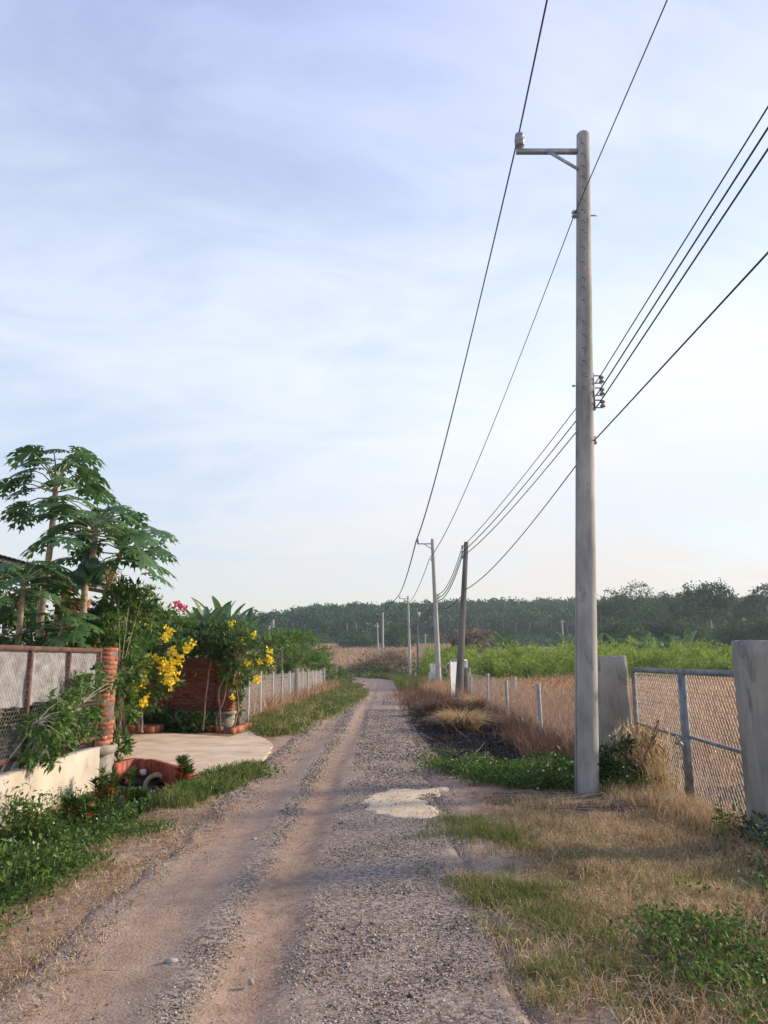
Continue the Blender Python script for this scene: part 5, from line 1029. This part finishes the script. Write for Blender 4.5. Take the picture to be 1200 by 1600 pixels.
# leafy ground cover
def cover(poly, n, hgt, Ln, W, dens=None, pw=1.2, up=.9, blob=14, bs=.07):
    m = MB(); Q = pscat(poly, n, pw, dens=dens, blobs=blob, bs=bs); k = len(Q); f = hgt*(.35+.9*fb(Q[:,0],Q[:,1],.5,400)); z = f*rng.random(k)**.7; st = Q.copy(); Q = Q+np.stack([0*z,0*z,z],1); D = rdir(k,.25); leaves(m, Q, D, rdir(k,up), Ln*(.6+.8*rng.random(k)), W*(.6+.8*rng.random(k))); return m, Q, f, st
m, Q, f, st = cover(Z_ditch, 21000, .27, .05, .022, dens=lambda x,y: ss(.30,.55,fb(x,y,.8,406)), blob=22, bs=.09)
o = stuff(m, 'ditch_weeds', M['weed'], 'leafy green weeds filling the ditch along the cement wall', 'weeds')
m2 = MB(); kk = rng.choice(len(Q), 900); segs(m2, st[kk], Q[kk]+[0,0,.03], .003); m2.build('weed_stems', M['grass'], o)
m2 = MB(); kk = rng.choice(len(Q), 170); leaves(m2, Q[kk]+[0.01,0,.04], rdir(170,.5), rdir(170,1), .022, .02, .4); m2.build('blossom', M['white'], o)
pG = [(-3.7,4.8),(-2.9,4.8),(-2.9,7.4),(-3.7,8.2)]
m, Q, f, st = cover(pG, 5500, .45, .065, .026, blob=26, bs=.08, dens=lambda x,y: ss(.35,.55,fb(x,y,.6,407))); o = stuff(m, 'tall_weeds', M['weed'], 'taller bright weeds with small white flowers below the cement wall', 'weeds')
m2 = MB(); kk = rng.choice(len(Q), 110); leaves(m2, Q[kk]+[0,0,.06], rdir(110,.5), rdir(110,1), .03, .028, .4); m2.build('blossom', M['white'], o)
m2 = MB(); kk = rng.choice(len(Q), 500); segs(m2, st[kk], Q[kk], .003); m2.build('weed_stems', M['grass'], o)
m, Q, f, st = cover([(-2.55,3.4),(-2.3,3.4),(-2.1,8),(-2.0,10.2),(-2.3,11.2),(-2.8,11.2),(-2.6,8)], 9000, .10, .035, .016, dens=lambda x,y: ss(.4,.55,fb(x,y,.45,405)-.08)); stuff(m, 'creeping_weeds', M['weed'], 'low creeping weeds at the edge of the ditch', 'weeds')
m, Q, f, st = cover(Z_weedR, 10500, .18, .05, .024, pw=.6, dens=lambda x,y: ss(.34,.55,fb(x,y,.7,408)), blob=26, bs=.08); o = stuff(m, 'verge_weeds', M['weed'], 'leafy green weeds between the burnt patch and the nearest utility pole', 'weeds')
m2 = MB(); kk = rng.choice(len(Q), 60); leaves(m2, Q[kk]+[0,0,.04], rdir(60,.5), rdir(60,1), .03, .028, .4); m2.build('blossom', M['white'], o)
def bush_at(label, c, rad, n, mt, Ln, W, white=0, name='weed_bush'):
    t = thing(name, label, 'bush', (c[0],c[1],0), 'weedy bushes around poles and posts'); m = MB(); crown(m, c, rad, n, 34, Ln, W, clump=.35); m.build('foliage', M[mt], t); m = MB(); k = 40; d = rdir(k,.8); a = np.array([c[0],c[1],0.]); segs(m, np.repeat(a[None],k,0)+rng.normal(size=(k,3))*[.05,.05,0], np.array(c)+d*np.array(rad)*.9, .004); m.build('stems', M['grass'], t)
    if white: m = MB(); Q = np.array(c)+rdir(white,.2)*np.array(rad)*1.05; leaves(m, Q, rdir(white), rdir(white,1), .035, .032, .4); m.build('blossom', M['white'], t)
bush_at('round green weed bush left of the nearest utility pole', (2.05,9.75,.18), (.30,.3,.22), 26, 'weed', .06, .03, 16)
bush_at('dark green bush with white flowers between pole and gate post', (2.78,9.7,.28), (.34,.35,.34), 34, 'weedd', .08, .035, 14)
bush_at('tangled low bush at the foot of the far gate post', (3.0,9.5,.12), (.42,.45,.18), 30, 'weed', .05, .02, 14)
# feather grass clump at the gate
g = (3.20,9.75); n = 700; Q = np.stack([g[0]+rng.normal(size=n)*.12, g[1]+rng.normal(size=n)*.35, np.zeros(n)-.03],1); m = MB(); h_ = .45+.4*rng.random(n); blades(m, Q, h_, .006, .2+.4*rng.random(n)); ka = rng.random(n)<.5; tp = Q[ka]+np.stack([0*h_[ka],0*h_[ka],h_[ka]*.85],1); leaves(m, tp, rdir(len(tp),1.5), rdir(len(tp)), .15, .02)
tag(m.build('feather_grass', M['dry'], loc=(g[0],g[1],0)), 'golden feathery grass clump growing through the far gate leaf', 'grass clump')
# seed stalk leaning on the gate
m = MB(); pth = [G(990,1222),P(1000,1205,9.3),P(1013,1170,9.25),P(1030,1125,9.2)]; tube(m, pth, .006, 5); k = 120; s_ = rng.random(k); Q = np.array([np.array(pth[1])+(np.array(pth[3])-np.array(pth[1]))*a for a in s_])+rng.normal(size=(k,3))*.012; leaves(m, Q, rdir(k), rdir(k), .03, .02); tag(m.build('seed_stalk', M['brush'], loc=pth[0]), 'dark seed stalk leaning against the far gate leaf', 'plant')
# dry weeds under the gate and along
m = MB(); Q = pscat([(2.7,9.6),(3.25,9.9),(3.3,7.3),(3.1,7.2),(2.75,8.4)], 6000, .4, blobs=6, bs=.06); blades(m, Q, .10+.22*rng.random(len(Q)), .005, .3+.6*rng.random(len(Q))); o = stuff(m, 'gate_weeds', M['dry'], 'dry weeds gone to seed along the bottom of the wire gate', 'weeds')
for zn, n_, h_, nm, lb in ((Z_vergeL, 9000, .20, 'verge_weeds', 'leafy weeds on the green verge beside the wire fence'), (Z_vergeL2, 3500, .12, 'verge_weeds', 'leafy weeds between the driveway edge and the road')):
    m, Q, f, st = cover(zn, n_, h_, .07, .03, dens=lambda x,y: ss(.42,.56,fb(x,y,.9,430)), pw=.8, blob=30, bs=.11); stuff(m, nm, M['weed'], lb, 'weeds')
# dark leafy cover bottom right
m, Q, f, st = cover(Z_darkR, 30000, .15, .034, .020, dens=lambda x,y: ss(.40,.56,fb(x,y,.55,420))*ss(1.15,2.0,x+.12*(y-3.5)), blob=45, bs=.07); o = stuff(m, 'leafy_groundcover', M['weed'], 'green leafy groundcover at the near right corner of the verge', 'groundcover')
m2 = MB(); kk = rng.choice(len(Q), 1200); segs(m2, st[kk], Q[kk], .0025); m2.build('weed_stems', M['brush'], o)
m = MB(); Q = pscat(Z_darkR, 9000, .8, dens=lambda x,y: np.clip(1.6*fb(x,y,.5,425)-.2,0,1)); blades(m, Q, .05+.16*rng.random(len(Q)), .004, .6+.9*rng.random(len(Q))); stuff(m, 'brown_stalks', M['dry'], 'brown wiry stalks among the green groundcover', 'weeds')
m, Q, f, st = cover([(3.0,6.9),(3.35,7.4),(4.4,7.2),(4.4,5.8),(3.2,6.0)], 7000, .32, .05, .02, pw=.3); stuff(m, 'post_weeds', M['weedd'], 'dark weeds piled at the foot of the near gate post', 'weeds')
# small upright sapling before the near gate leaf
g = G(1133,1330); t = thing('seedling', 'upright green seedling standing before the near gate leaf', 'seedling', (g[0],g[1],-.03)); m = MB(); tube(m, [(g[0],g[1],-.05),(g[0]+.005,g[1],.2),(g[0]-.01,g[1],.42)], .005, 6); m.build('stem', M['grass'], t); m = MB(); k = 30; a = rng.random(k)*6.28; z = .08+.34*rng.random(k); Q = np.stack([g[0]+0*a,g[1]+0*a,z],1); leaves(m, Q, np.stack([np.cos(a),np.sin(a),.35+0*a],1), rdir(k,3), .075, .035); m.build('foliage', M['leafl'], t)
# balsam plants with red blossoms by the drain
def balsam(label, x, y, z, h, w_, nfl):
    t = thing('balsam_plant', label, 'plant', (x,y,z), 'balsam plants in the ditch'); ml = MB(); ms = MB(); mf = MB()
    for s_ in range(7):
        bx, by = x+rng.normal()*w_*.35, y+rng.normal()*w_*.35; hh = h*rng.uniform(.65,1.05); tx, ty = bx+rng.normal()*.04, by+rng.normal()*.04; tube(ms, [(bx,by,z-.03),((bx+tx)/2,(by+ty)/2,z+hh*.5),(tx,ty,z+hh)], [.008,.006,.003], 6)
        k = 80; u = .15+.85*rng.random(k)**.7; a = rng.random(k)*6.28; Q = np.stack([bx+(tx-bx)*u, by+(ty-by)*u, z+hh*u],1); D = np.stack([np.cos(a),np.sin(a),.15+.9*(u-.2)],1); leaves(ml, Q, D, rdir(k,3), .11*(.7+.5*rng.random(k)), .022)
        if nfl: Q = np.stack([bx+rng.normal(size=nfl)*.03, by+rng.normal(size=nfl)*.03, z+hh*rng.uniform(.4,.8,nfl)],1); Q = np.repeat(Q,5,0)+rng.normal(size=(nfl*5,3))*.012; leaves(mf, Q, rdir(nfl*5,.2), rdir(nfl*5), .035, .028, .4)
    ms.build('stem', M['papstalk'], t, smooth=True); ml.build('foliage', M['weed'], t)
    if nfl: mf.build('blossom', M['redfl'], t)
g = G(283,1234,-.05); balsam('balsam plant with red flowers right of the drain pipe', g[0],g[1],-.1,.42,.16,5)
g = G(165,1262,-.2); balsam('broad balsam plant against the cement wall near the brick pillar', g[0],g[1],-.25,.52,.34,2)
g = G(216,1268,-.2); balsam('low balsam plant without flowers in front of the drain pipe', g[0]-.02,g[1],-.25,.30,.16,0)
g = G(120,1290,-.2); balsam('sparse balsam plant in the middle of the weedy ditch', g[0],g[1],-.25,.36,.22,1)
# plants at the foot of the far wing wall
m, Q, f, st = cover([(-5.4,18.2),(-3.8,17.65),(-3.9,17.3),(-5.4,17.9)], 1800, .40, .22, .06, pw=.1, blob=14, bs=.1); tag(m.build('wall_foot_plants', M['leafd'], loc=(-4.6,17.7,0)), 'dark strap leaved plants in the bed below the wing wall', 'plants')
# bush masses behind left wall (garden)
for lab,c,rad in (('dark garden bush behind the wire panels at the left edge',(-5.6,10.2,.9),(.8,1.2,.7)),('leafy garden bush below the tallest papaya crown',P(45,1000,13.6),(.6,.6,.5)),('leafy garden bush between the papaya trunks and the tall gate pillar',P(160,1000,13.4),(.42,.5,.42)),('tangled garden bush beside the leaning papaya trunk',P(188,985,13.0),(.45,.5,.75)),('light green bush under the shed roof at the left edge',P(10,925,14.2),(.8,.6,.55)),('garden bush behind the wire panels beside the brick pillar',(-5.0,12.2,1.0),(.7,.9,.7))):
    t = thing('garden_bush', lab, 'bush', (c[0],c[1],0), 'bushes inside the garden'); m = MB(); crown(m, c, rad, 40, 40, .14, .055, clump=.3); m.build('foliage', M['leafd'], t); m = MB(); limb(m, (c[0],c[1],-.1), c, .05, .02); m.build('trunk', M['bark'], t)

# ------------------------------------------------------------------ HAZE
hz = MB(); box(hz, (0, 290, 22), (900, 760, 60)); hm = bpy.data.materials.new('haze_air'); hm.use_nodes = True; t_ = hm.node_tree; t_.nodes.remove(t_.nodes['Principled BSDF'])
pv = t_.nodes.new('ShaderNodeVolumePrincipled'); pv.inputs['Color'].default_value = (.74,.88,1,1); pv.inputs['Density'].default_value = .00036; pv.inputs['Anisotropy'].default_value = .3
t_.links.new(pv.outputs[0], t_.nodes['Material Output'].inputs['Volume'])
o = hz.build('haze', hm); tag(o, 'pale bluish haze in the distance', 'haze', kind='stuff')
for o in bpy.data.objects:
    if '_o' in o: del o['_o']
